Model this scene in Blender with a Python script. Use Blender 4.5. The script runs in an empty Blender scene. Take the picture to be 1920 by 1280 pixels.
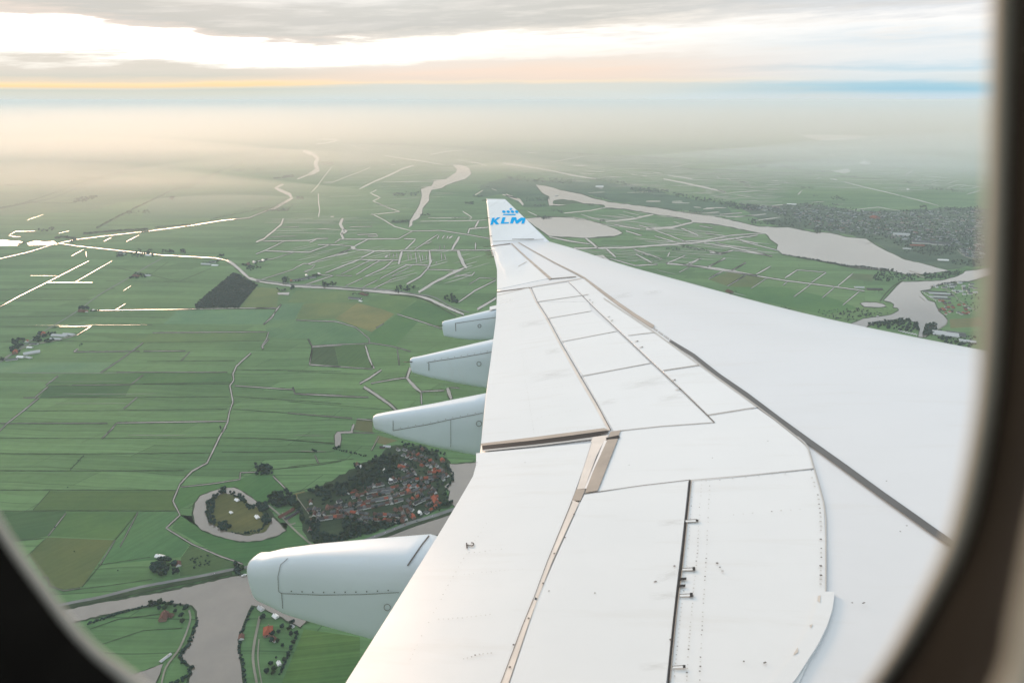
import bpy, math, random
from mathutils import Vector, noise as mnoise
from mathutils.bvhtree import BVHTree
# tuned light, air and ground colours
EXPOSURE = 0.14
SUN_E = 2.4
SKY_GAIN = 1.0
RAMP_L = [(0, (.66, .70, .67)), (.25, (.66, .69, .63)), (.55, (.66, .67, .58)), (.82, (.60, .63, .56)), (1.0, (.80, .72, .55)), (1.15, (.98, .70, .38)), (1.35, (1.0, .76, .45)), (1.6, (.80, .69, .55)), (2.0, (.66, .64, .56)),
          (2.6, (.73, .68, .6)), (3.05, (1.25, 1.2, 1.1)), (4.6, (1.3, 1.28, 1.22)), (5.05, (.80, .70, .62)), (5.6, (.61, .59, .54)), (7.6, (.66, .63, .58)), (9.5, (.98, .94, .88))]
RAMP_C = [(0, (.64, .71, .71)), (.35, (.66, .71, .68)), (.7, (.68, .70, .65)), (1.0, (.68, .70, .65)), (1.2, (.94, .77, .58)), (1.4, (.86, .71, .60)), (2, (.89, .73, .61)), (2.8, (.84, .76, .68)),
          (3.6, (.98, .93, .86)), (4.3, (1.04, 1.0, .95)), (4.8, (.80, .75, .68)), (5.5, (.60, .59, .55)), (7.6, (.66, .65, .61)), (9.5, (.95, .93, .89))]
RAMP_R = [(0, (.58, .68, .74)), (.3, (.52, .66, .74)), (.6, (.34, .57, .69)), (.9, (.40, .61, .71)), (1.2, (.66, .74, .77)), (1.6, (.72, .78, .80)), (1.9, (.55, .69, .76)),
          (2.3, (.74, .79, .81)), (2.9, (.80, .82, .82)), (3.5, (.68, .75, .79)), (4.1, (.80, .83, .84)), (4.8, (.93, .92, .90)), (5.3, (.74, .76, .78)), (6.2, (.60, .64, .68)), (7.6, (.66, .70, .73)), (9.5, (.90, .91, .90))]
WATER = (0.15, 0.125, 0.10)
GRASS = (0.086, 0.178, 0.072)
HAZE_COL = (0.83, 0.93, 1.0, 1)
HAZE_D = 4.0e-5
HAZE_G = 0.08
OVER = 1.0
GAP_GLOW = 0.6
R = math.radians
scene = bpy.context.scene
C = scene.collection

# ------------------------------------------------------------------ camera
TH = R(19.5)                      # pitch below the horizon
F = 1280.0                        # focal length in pixels of the 1920 wide frame
ALT = 1000.0                      # metres above the polder
cam = bpy.data.cameras.new("camera")
cam.lens = 24.0
cam.sensor_width = 36.0
cam.clip_start = 0.01
cam.clip_end = 400000.0
cam.dof.use_dof = True
cam.dof.focus_distance = 40.0
cam.dof.aperture_fstop = 5.2
cam.dof.aperture_blades = 0
camo = bpy.data.objects.new("camera", cam)
C.objects.link(camo)
camo.location = (0, 0, 0)
camo.rotation_euler = (math.pi / 2 - TH, 0, 0)
scene.camera = camo

# ------------------------------------------------------------------ render, exposure
scene.view_settings.view_transform = 'Standard'
scene.view_settings.look = 'None'
scene.view_settings.exposure = EXPOSURE
scene.view_settings.gamma = 1.0
scene.cycles.use_denoising = True
scene.cycles.max_bounces = 10
scene.cycles.diffuse_bounces = 3
scene.cycles.glossy_bounces = 3
scene.cycles.volume_bounces = 2
scene.cycles.transparent_max_bounces = 8
scene.cycles.caustics_reflective = False
scene.cycles.caustics_refractive = False

# ------------------------------------------------------------------ sun
SUN_EL, SUN_AZ = 7.0, -31.0       # azimuth from the view axis, left negative
sun = bpy.data.lights.new("sun", 'SUN')
sun.energy = SUN_E
sun.angle = R(18)
sun.color = (1.0, 0.66, 0.43)
suno = bpy.data.objects.new("sun", sun)
C.objects.link(suno)
sd = Vector((math.sin(R(SUN_AZ)) * math.cos(R(SUN_EL)), math.cos(R(SUN_AZ)) * math.cos(R(SUN_EL)), math.sin(R(SUN_EL))))
suno.rotation_euler = (-sd).to_track_quat('-Z', 'Y').to_euler()

# ------------------------------------------------------------------ world: sky with layered cloud
world = bpy.data.worlds.new("World")
scene.world = world
world.use_nodes = True
nt = world.node_tree
nt.nodes.clear()

class NT:
    """small node graph writer"""
    def __init__(s, tree): s.t = tree
    def n(s, typ, **kw):
        nd = s.t.nodes.new(typ)
        for k, v in kw.items(): setattr(nd, k, v)
        return nd
    def link(s, a, b): s.t.links.new(a, b)
    def inp(s, sock, v):
        if hasattr(v, 'is_linked') or isinstance(v, bpy.types.NodeSocket): s.t.links.new(v, sock)
        else: sock.default_value = v
    def m(s, op, a, b=0.0, c=0.0, clamp=False):
        nd = s.n('ShaderNodeMath', operation=op, use_clamp=clamp)
        s.inp(nd.inputs[0], a); s.inp(nd.inputs[1], b); s.inp(nd.inputs[2], c)
        return nd.outputs[0]
    def mr(s, v, a, b, c=0.0, d=1.0, smooth=False):
        nd = s.n('ShaderNodeMapRange')
        nd.interpolation_type = 'SMOOTHSTEP' if smooth else 'LINEAR'
        s.inp(nd.inputs[0], v)
        for i, q in enumerate((a, b, c, d)): s.inp(nd.inputs[i + 1], q)
        return nd.outputs[0]
    def mix(s, f, a, b, typ='MIX'):
        nd = s.n('ShaderNodeMix', data_type='RGBA', blend_type=typ, clamp_factor=False)
        s.inp(nd.inputs[0], f)
        for sock, v in ((nd.inputs[6], a), (nd.inputs[7], b)):
            if isinstance(v, tuple): v = tuple(v[:3]) + (1,)
            s.inp(sock, v)
        return nd.outputs[2]
    def ramp(s, f, stops, interp='LINEAR'):
        nd = s.n('ShaderNodeValToRGB')
        cr = nd.color_ramp
        cr.interpolation = interp
        while len(cr.elements) < len(stops): cr.elements.new(0.5)
        for e, (p, c) in zip(cr.elements, stops):
            e.position = p
            e.color = tuple(c) + (1,)
        s.inp(nd.inputs[0], f)
        return nd.outputs[0]
    def curve(s, v, pts):
        nd = s.n('ShaderNodeFloatCurve')
        cu = nd.mapping.curves[0]
        for i, (x, y) in enumerate(pts):
            if i < 2: cu.points[i].location = (x, y)
            else: cu.points.new(x, y)
        nd.mapping.update()
        s.inp(nd.inputs['Value'], v)
        return nd.outputs[0]
    def noise(s, vec, scale, detail=3.0, rough=0.5):
        nd = s.n('ShaderNodeTexNoise')
        s.inp(nd.inputs['Vector'], vec)
        nd.inputs['Scale'].default_value = scale
        nd.inputs['Detail'].default_value = detail
        nd.inputs['Roughness'].default_value = rough
        return nd.outputs[0]
    def comb(s, x, y, z=0.0):
        nd = s.n('ShaderNodeCombineXYZ')
        for i, v in enumerate((x, y, z)): s.inp(nd.inputs[i], v)
        return nd.outputs[0]
    def sep(s, v):
        nd = s.n('ShaderNodeSeparateXYZ'); s.inp(nd.inputs[0], v)
        return nd.outputs

W = NT(nt)
tc = W.n('ShaderNodeTexCoord')
dx, dy, dz = W.sep(tc.outputs['Generated'])
el = W.m('MULTIPLY', W.m('ARCSINE', dz), 57.2958)
az = W.m('MULTIPLY', W.m('ARCTAN2', dx, dy), 57.2958)
azn = W.mr(az, -45, 45)
# streaky warp of the layers: wide in azimuth, thin in elevation
nv = W.comb(W.m('MULTIPLY', az, 0.055), W.m('MULTIPLY', el, 0.55), 3.7)
n1 = W.noise(nv, 1.0, 5.0, 0.55)
nv2 = W.comb(W.m('MULTIPLY', az, 0.16), W.m('ADD', W.m('MULTIPLY', el, 1.7), W.m('MULTIPLY', az, -0.06)), 9.1)
n2 = W.noise(nv2, 1.0, 5.0, 0.6)
fall = W.mr(el, 0.6, 4.5, 0.05, 1.0)
elw = W.m('ADD', el, W.m('MULTIPLY', W.m('MULTIPLY', W.m('SUBTRACT', n1, 0.5), 2.0), fall))
elw = W.m('ADD', elw, W.m('MULTIPLY', W.m('MULTIPLY', W.m('SUBTRACT', n2, 0.5), 1.9), fall))
n5 = W.noise(W.comb(W.m('MULTIPLY', az, 0.5), W.m('ADD', W.m('MULTIPLY', el, 4.5), W.m('MULTIPLY', az, -0.15)), 1.3), 1.0, 4.0, 0.6)
elw = W.m('ADD', elw, W.m('MULTIPLY', W.m('MULTIPLY', W.m('SUBTRACT', n5, 0.5), 0.75), fall))
def azc(pts):  # curve over azimuth, values 0..2
    return W.m('MULTIPLY', W.curve(azn, [((a + 45) / 90, v / 2) for a, v in pts]), 2.0)
s_hi = azc([(-45, 0.93), (-30, 0.96), (-24, 1.06), (-20, 1.26), (-10.6, 1.19), (0, 1.0), (12.8, 0.89), (27, 0.91), (45, 0.93)])
s_lo = azc([(-45, 1.5), (-30, 1.42), (-20, 1.2), (-10, 1.0), (0, 0.9), (15, 0.87), (30, 0.92), (45, 1.0)])
bl = W.mr(el, 1.5, 3.0, 0, 1, True)
sc = W.m('ADD', W.m('MULTIPLY', s_lo, W.m('SUBTRACT', 1.0, bl)), W.m('MULTIPLY', s_hi, bl))
e = W.m('MULTIPLY', W.m('MULTIPLY', elw, sc), 0.1)
K = 1.3
def rp(st): return W.ramp(e, [(max(0, p / 10), tuple(min(1, c / K) for c in col)) for p, col in st])
rl = rp(RAMP_L)
rc = rp(RAMP_C)
rr = rp(RAMP_R)
fl = W.mr(az, -6, -24, 0, 1, True)
fr = W.mr(az, 6, 30, 0, 1, True)
low = W.mix(fr, W.mix(fl, rc, rl), rr)
# soft streaks inside the upper cloud
low = W.mix(W.m('MULTIPLY', W.mr(n2, 0.48, 0.72), W.mr(e, 0.5, 0.56, 0, 0.5)), low, (0.70, 0.66, 0.61))
n4 = W.noise(W.comb(W.m('MULTIPLY', az, 0.09), W.m('MULTIPLY', el, 1.2), 4.0), 1.0, 5.0, 0.6)
low = W.mix(W.m('MULTIPLY', W.mr(n4, 0.5, 0.68), W.mr(e, 0.5, 0.56, 0, 0.5)), low, (0.47, 0.46, 0.44))
low = W.mix(W.m('MULTIPLY', W.m('MULTIPLY', W.mr(n2, 0.5, 0.68), W.mr(az, -30, -4, 0.1, 0.75)), W.m('MULTIPLY', W.mr(e, 0.29, 0.34), W.mr(e, 0.51, 0.46))), low, (0.62, 0.60, 0.57))
# the low sunrise bands come and go along the horizon
low = W.mix(W.m('MULTIPLY', W.mr(n1, 0.42, 0.62), W.mr(e, 0.19, 0.09, 0, 0.55)), low, (0.52, 0.52, 0.47))
# overcast overhead: broken grey white cloud over the clear sky
nv3 = W.comb(W.m('DIVIDE', dx, W.m('MAXIMUM', dz, 0.12)), W.m('DIVIDE', dy, W.m('MAXIMUM', dz, 0.12)), 0)
n3 = W.noise(nv3, 0.55, 6.0, 0.55)
cl = W.ramp(n3, [(0.36, tuple(c * OVER for c in (0.42, 0.46, 0.50))), (0.52, tuple(c * OVER for c in (0.76, 0.78, 0.79))), (0.75, tuple(c * OVER for c in (0.58, 0.66, 0.73)))])
# the overcast is brighter round the sunrise and dull blue grey behind
sdot = W.m('ADD', W.m('MULTIPLY', dx, math.sin(R(SUN_AZ))), W.m('MULTIPLY', dy, math.cos(R(SUN_AZ))))
side = W.mr(sdot, -0.9, 0.9, 0, 1)
cl = W.mix(1.0, cl, W.mix(side, (0.84, 0.96, 1.07), (1.30, 1.29, 1.26)), 'MULTIPLY')
low = W.mix(W.mr(el, 8.5, 18, 0, 1, True), low, cl)
sky = W.n('ShaderNodeTexSky')
sky.sky_type = 'NISHITA'
sky.sun_disc = False
sky.sun_elevation = R(SUN_EL)
sky.sun_rotation = R(SUN_AZ)
sky.altitude = 1000
cloud = W.mix(1.0, low, (K * 10 * SKY_GAIN,) * 3, 'MULTIPLY')
for l in list(nt.links):
    pass
gap = W.m('MULTIPLY', W.mr(e, 0.275, 0.33, 0, 1, True), W.mr(e, 0.45, 0.505, 1, 0, True))
amp = W.curve(azn, [(0.0, .8), (0.16, 1.0), (0.3, .6), (0.42, .2), (0.5, .08), (0.66, .02), (0.8, .01), (1.0, .01)])
cloud = W.mix(W.m('MULTIPLY', W.m('MULTIPLY', gap, amp), GAP_GLOW), cloud, (10 * 2.0, 10 * 1.82, 10 * 1.5), 'ADD')
cover = W.mr(el, 8, 40, 1.0, 0.88, True)
col = W.mix(cover, sky.outputs[0], cloud)
bg = W.n('ShaderNodeBackground')
W.link(col, bg.inputs[0])
bg.inputs[1].default_value = 0.1
wo = W.n('ShaderNodeOutputWorld')
W.link(bg.outputs[0], wo.inputs[0])

# ------------------------------------------------------------------ helpers
CT, ST = math.cos(TH), math.sin(TH)
def c2w(X, Y, d):                 # right, down, forward of the camera -> world
    return Vector((X, d * CT - Y * ST, -Y * CT - d * ST))
def uv(px, py): return (px - 960.0) / F, (py - 640.0) / F
def gp(px, py, z=0.0):            # the ground point seen at a place of the photo
    u, v = uv(px, py)
    d = c2w(u, v, 1.0)
    t = (-ALT + z) / min(d.z, -0.004)
    return Vector((d.x * t, d.y * t, -ALT + z))
def mppx(px, py):                 # metres per pixel across the view there
    g = gp(px, py)
    return g.length / F
def mesh(name, verts, faces, mat=None, parent=None, smooth=False, mats=None, mi=None, link=True):
    me = bpy.data.meshes.new(name)
    me.from_pydata([tuple(v) for v in verts], [], faces)
    for m_ in (mats or ([mat] if mat else [])): me.materials.append(m_)
    if mi: me.polygons.foreach_set('material_index', mi)
    if smooth: me.polygons.foreach_set('use_smooth', [True] * len(me.polygons))
    me.update()
    o = bpy.data.objects.new(name, me)
    if link: C.objects.link(o)
    if parent: o.parent = parent
    return o
def tag(o, label=None, cat=None, group=None, kind=None):
    if label: o['label'] = label
    if cat: o['category'] = cat
    if group: o['group'] = group
    if kind: o['kind'] = kind
    return o
def empty(name, loc, rz=0.0):
    o = bpy.data.objects.new(name, None)
    C.objects.link(o)
    o.location = loc
    o.rotation_euler = (0, 0, rz)
    o.empty_display_size = 0.5
    return o
def crom(pts, n=6, closed=False):  # Catmull-Rom through 2D or 3D points
    P = [Vector(p) for p in pts]
    out = []
    N = len(P)
    for i in range(N if closed else N - 1):
        if closed: a, b, c, d = P[i - 1], P[i], P[(i + 1) % N], P[(i + 2) % N]
        else: a, b, c, d = P[max(i - 1, 0)], P[i], P[i + 1], P[min(i + 2, N - 1)]
        for k in range(n):
            t = k / n
            out.append(0.5 * ((2 * b) + (c - a) * t + (2 * a - 5 * b + 4 * c - d) * t * t + (3 * b - 3 * c + d - a) * t ** 3))
    if not closed: out.append(P[-1])
    return out

# ------------------------------------------------------------------ materials
def mat(name, col, rough=0.8, spec=0.3, var=0.0, scale=1.0, coords='Object', bump=0.0, metal=0.0, coat=0.0, rand=0.0):
    m_ = bpy.data.materials.new(name)
    m_.use_nodes = True
    t = m_.node_tree
    b = t.nodes['Principled BSDF']
    g = NT(t)
    b.inputs['Roughness'].default_value = rough
    b.inputs['Specular IOR Level'].default_value = spec
    b.inputs['Metallic'].default_value = metal
    b.inputs['Coat Weight'].default_value = coat
    b.inputs['Coat Roughness'].default_value = 0.08
    c = tuple(col) + (1,)
    if var or rand or bump:
        co = g.n('ShaderNodeTexCoord').outputs[coords]
        nz = g.noise(co, scale, 4.0, 0.6)
        res = c
        if var: res = g.mix(g.mr(nz, 0.3, 0.7), tuple(x * (1 - var) for x in col), tuple(min(1, x * (1 + var)) for x in col))
        if rand:
            r = g.n('ShaderNodeObjectInfo').outputs['Random']
            res = g.mix(1.0, res, g.ramp(r, [(0, (1 - rand,) * 3), (1, (1, 1, 1))]), 'MULTIPLY')
        if isinstance(res, tuple): b.inputs['Base Color'].default_value = res
        else: g.link(res, b.inputs['Base Color'])
        if bump:
            bp = g.n('ShaderNodeBump')
            bp.inputs['Strength'].default_value = bump
            bp.inputs['Distance'].default_value = 1.0 / scale
            g.link(nz, bp.inputs['Height'])
            g.link(bp.outputs[0], b.inputs['Normal'])
    else:
        b.inputs['Base Color'].default_value = c
    return m_

def grass_mat(name, col, dirdeg=0.0, stripe=12.0, amt=0.12, mottle=0.22):
    """a pasture: mowing stripes in one direction, soft patches, darker wet streaks"""
    m_ = bpy.data.materials.new(name)
    m_.use_nodes = True
    t = m_.node_tree
    b = t.nodes['Principled BSDF']
    g = NT(t)
    b.inputs['Roughness'].default_value = 0.95
    b.inputs['Specular IOR Level'].default_value = 0.1
    co = g.n('ShaderNodeNewGeometry').outputs['Position']
    x, y, z = g.sep(co)
    ca, sa = math.cos(R(dirdeg)), math.sin(R(dirdeg))
    al = g.m('ADD', g.m('MULTIPLY', x, ca), g.m('MULTIPLY', y, sa))
    ac = g.m('SUBTRACT', g.m('MULTIPLY', y, ca), g.m('MULTIPLY', x, sa))
    st = g.noise(g.comb(g.m('MULTIPLY', al, 0.0016), g.m('DIVIDE', ac, stripe)), 1.0, 3.0, 0.6)
    big = g.noise(co, 0.0045, 5.0, 0.6)
    fine = g.noise(co, 0.06, 3.0, 0.6)
    f = g.m('ADD', 1.0, g.m('MULTIPLY', g.m('SUBTRACT', st, 0.5), amt * 4))
    f = g.m('ADD', f, g.m('MULTIPLY', g.m('SUBTRACT', big, 0.5), mottle * 3))
    f = g.m('ADD', f, g.m('MULTIPLY', g.m('SUBTRACT', fine, 0.5), 0.3))
    cc = g.mix(g.mr(big, 0.35, 0.7), tuple(col), (col[0] * 1.35, col[1] * 1.05, col[2] * 0.95))
    cc = g.mix(1.0, cc, g.comb(f, f, f), 'MULTIPLY')
    g.link(cc, b.inputs['Base Color'])
    return m_

def water_mat(name, col, rough=0.06):
    m_ = bpy.data.materials.new(name)
    m_.use_nodes = True
    t = m_.node_tree
    b = t.nodes['Principled BSDF']
    g = NT(t)
    b.inputs['Roughness'].default_value = rough
    b.inputs['IOR'].default_value = 2.0
    co = g.n('ShaderNodeNewGeometry').outputs['Position']
    nz = g.noise(co, 0.012, 4.0, 0.55)
    g.link(g.mix(g.mr(nz, 0.3, 0.7), tuple(c * 0.82 for c in col), tuple(c * 1.12 for c in col)), b.inputs['Base Color'])
    bp = g.n('ShaderNodeBump')
    bp.inputs['Strength'].default_value = 0.05
    bp.inputs['Distance'].default_value = 0.3
    g.link(g.mr(g.noise(co, 0.006, 5.0, 0.6), 0.4, 0.62, 0.02, 0.06), b.inputs['Roughness'])
    g.link(g.noise(co, 0.5, 2.0, 0.6), bp.inputs['Height'])
    g.link(bp.outputs[0], b.inputs['Normal'])
    return m_

M = {}
M['water'] = water_mat('murky_water', WATER)
M['bank'] = mat('reed_bank', (0.035, 0.055, 0.028), 0.95, 0.1, 0.35, 0.03, 'Object')
M['road'] = mat('asphalt', (0.16, 0.165, 0.16), 0.9, 0.2, 0.2, 0.02)
M['track'] = mat('gravel_track', (0.22, 0.21, 0.17), 0.95, 0.1, 0.2, 0.02)
M['garden'] = grass_mat('village_garden', (0.024, 0.046, 0.026), 20, 14, 0.3, 0.4)

# base polder: strip fields of many greens
def polder_mat():
    m_ = bpy.data.materials.new('polder_grass')
    m_.use_nodes = True
    t = m_.node_tree
    b = t.nodes['Principled BSDF']
    g = NT(t)
    b.inputs['Roughness'].default_value = 0.95
    b.inputs['Specular IOR Level'].default_value = 0.1
    co = g.n('ShaderNodeNewGeometry').outputs['Position']
    x, y, z = g.sep(co)
    wob = g.m('MULTIPLY', g.m('SUBTRACT', g.noise(co, 0.0011, 2.0), 0.5), 160.0)
    wob2 = g.m('MULTIPLY', g.m('SUBTRACT', g.noise(g.comb(y, x, z), 0.0016, 2.0), 0.5), 120.0)
    xr = g.m('ADD', x, wob); yr = g.m('ADD', g.m('ADD', y, g.m('MULTIPLY', x, 0.03)), wob2)
    br = g.n('ShaderNodeTexBrick')
    br.offset = 0.37; br.squash = 1.0
    g.link(g.comb(g.m('ADD', xr, g.m('MULTIPLY', yr, -0.42)), yr), br.inputs['Vector'])
    br.inputs['Scale'].default_value = 1.0
    br.inputs['Brick Width'].default_value = 620.0
    br.inputs['Row Height'].default_value = 84.0
    br.inputs['Mortar Size'].default_value = 1.6
    br.inputs['Mortar Smooth'].default_value = 0.3
    br.inputs['Bias'].default_value = 0.0
    br.inputs['Color1'].default_value = tuple(c * 0.78 for c in GRASS) + (1,)
    br.inputs['Color2'].default_value = (GRASS[0] * 1.28, GRASS[1] * 1.16, GRASS[2] * 1.18, 1)
    br.inputs['Mortar'].default_value = (GRASS[0] * 0.5, GRASS[1] * 0.5, GRASS[2] * 0.55, 1)
    st = g.noise(g.comb(g.m('MULTIPLY', xr, 0.0018), g.m('MULTIPLY', yr, 0.085)), 1.0, 4.0, 0.6)
    fine = g.noise(co, 0.03, 4.0, 0.65)
    big = g.noise(co, 0.0008, 4.0, 0.6)
    f = g.m('ADD', 1.0, g.m('MULTIPLY', g.m('SUBTRACT', st, 0.5), 1.1))
    f = g.m('ADD', f, g.m('MULTIPLY', g.m('SUBTRACT', fine, 0.5), 0.45))
    f = g.m('ADD', f, g.m('MULTIPLY', g.m('SUBTRACT', big, 0.5), 0.6))
    cc = g.mix(g.mr(big, 0.45, 0.72), br.outputs[0], (GRASS[0] * 1.5, GRASS[1] * 1.08, GRASS[2] * 0.95))
    cc = g.mix(0.55, br.outputs[0], cc)
    cc = g.mix(1.0, cc, g.comb(f, f, f), 'MULTIPLY')
    g.link(cc, b.inputs['Base Color'])
    return m_
M['polder'] = polder_mat()
EX = 110000.0
tag(mesh('ground', [(-EX, -4000, -ALT), (EX, -4000, -ALT), (EX, EX, -ALT), (-EX, EX, -ALT)], [(0, 1, 2, 3)], M['polder']), kind='structure')

def flat(name, px, z, m_, jit=0.0, sub=0, kind='structure'):
    """a level sheet on the ground whose outline is given by places of the photo"""
    P = [Vector((*p, 0)) for p in px]
    if sub:
        Q = []
        for i, p in enumerate(P):
            q = P[(i + 1) % len(P)]
            L = (q - p).length
            n = max(1, int(L / sub))
            nr = Vector((-(q - p).y, (q - p).x, 0)) / max(L, 1e-6)
            for k in range(n):
                o_ = nr * (rnd.uniform(-jit, jit) if k else 0)
                Q.append(p.lerp(q, k / n) + o_)
        P = Q
    V = [gp(p.x, p.y, z) for p in P]
    bb = bpy.data.meshes.new(name)
    import bmesh
    bm = bmesh.new()
    vs = [bm.verts.new(v) for v in V]
    f = bm.faces.new(vs)
    bmesh.ops.triangulate(bm, faces=[f], ngon_method='EAR_CLIP')
    bmesh.ops.recalc_face_normals(bm, faces=bm.faces)
    for f in bm.faces:
        if f.normal.z < 0: f.normal_flip()
    bm.to_mesh(bb); bm.free()
    bb.materials.append(m_)
    o = bpy.data.objects.new(name, bb)
    C.objects.link(o)
    return tag(o, kind=kind)

def strip_px(px, w, jit=0.0, step=9.0, ws=None):
    """left and right outline, in the photo, of a line of some width"""
    P = [Vector(p) for p in px]
    Q, WW = [], []
    for i in range(len(P) - 1):
        L = (P[i + 1] - P[i]).length
        n = max(1, int(L / step))
        for k in range(n):
            Q.append(P[i].lerp(P[i + 1], k / n)); WW.append(w if not ws else ws[i] + (ws[i + 1] - ws[i]) * k / n)
    Q.append(P[-1]); WW.append(w if not ws else ws[-1])
    Lf, Rt = [], []
    for i, q in enumerate(Q):
        d = Q[min(i + 1, len(Q) - 1)] - Q[max(i - 1, 0)]
        if d.length < 1e-6: d = Vector((1, 0))
        d.normalize()
        nr = Vector((-d.y, d.x))
        hw = WW[i] / 2
        Lf.append(q + nr * hw * (1 + rnd.uniform(-jit, jit)))
        Rt.append(q - nr * hw * (1 + rnd.uniform(-jit, jit)))
    return Lf, Rt
def line(name, px, w, z, m_, jit=0.0, step=9.0, ws=None, kind='structure'):
    a, b = strip_px(px, w, jit, step, ws)
    n = len(a)
    V = [gp(p.x, p.y, z) for p in a] + [gp(p.x, p.y, z) for p in b]
    Fc = [(i, i + 1, n + i + 1, n + i) for i in range(n - 1)]
    o = mesh(name, V, Fc, m_)
    me = o.data
    if me.polygons and me.polygons[len(me.polygons) // 2].normal.z < 0: me.flip_normals()
    return tag(o, kind=kind)
def Z(crop, pts):
    ox, oy, s = CROP[crop]
    return [(ox + x / s, oy + y / s) for x, y in pts]
CROP = dict(A=(0, 380, 2.977), B=(480, 380, 4.0), Cc=(1280, 380, 2.977), D=(0, 800, 2.667), E=(540, 680, 4.571), Ff=(360, 780, 3.556),
            G=(900, 280, 3.692), H=(1340, 280, 3.692), I=(500, 240, 4.174), J=(0, 560, 5.333), Kk=(1560, 450, 5.567), L=(0, 0, 2.977), L2=(640, 0, 2.977), L3=(1280, 0, 2.977), P=(0, 0, 1.0))
rnd = random.Random(7)

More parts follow.
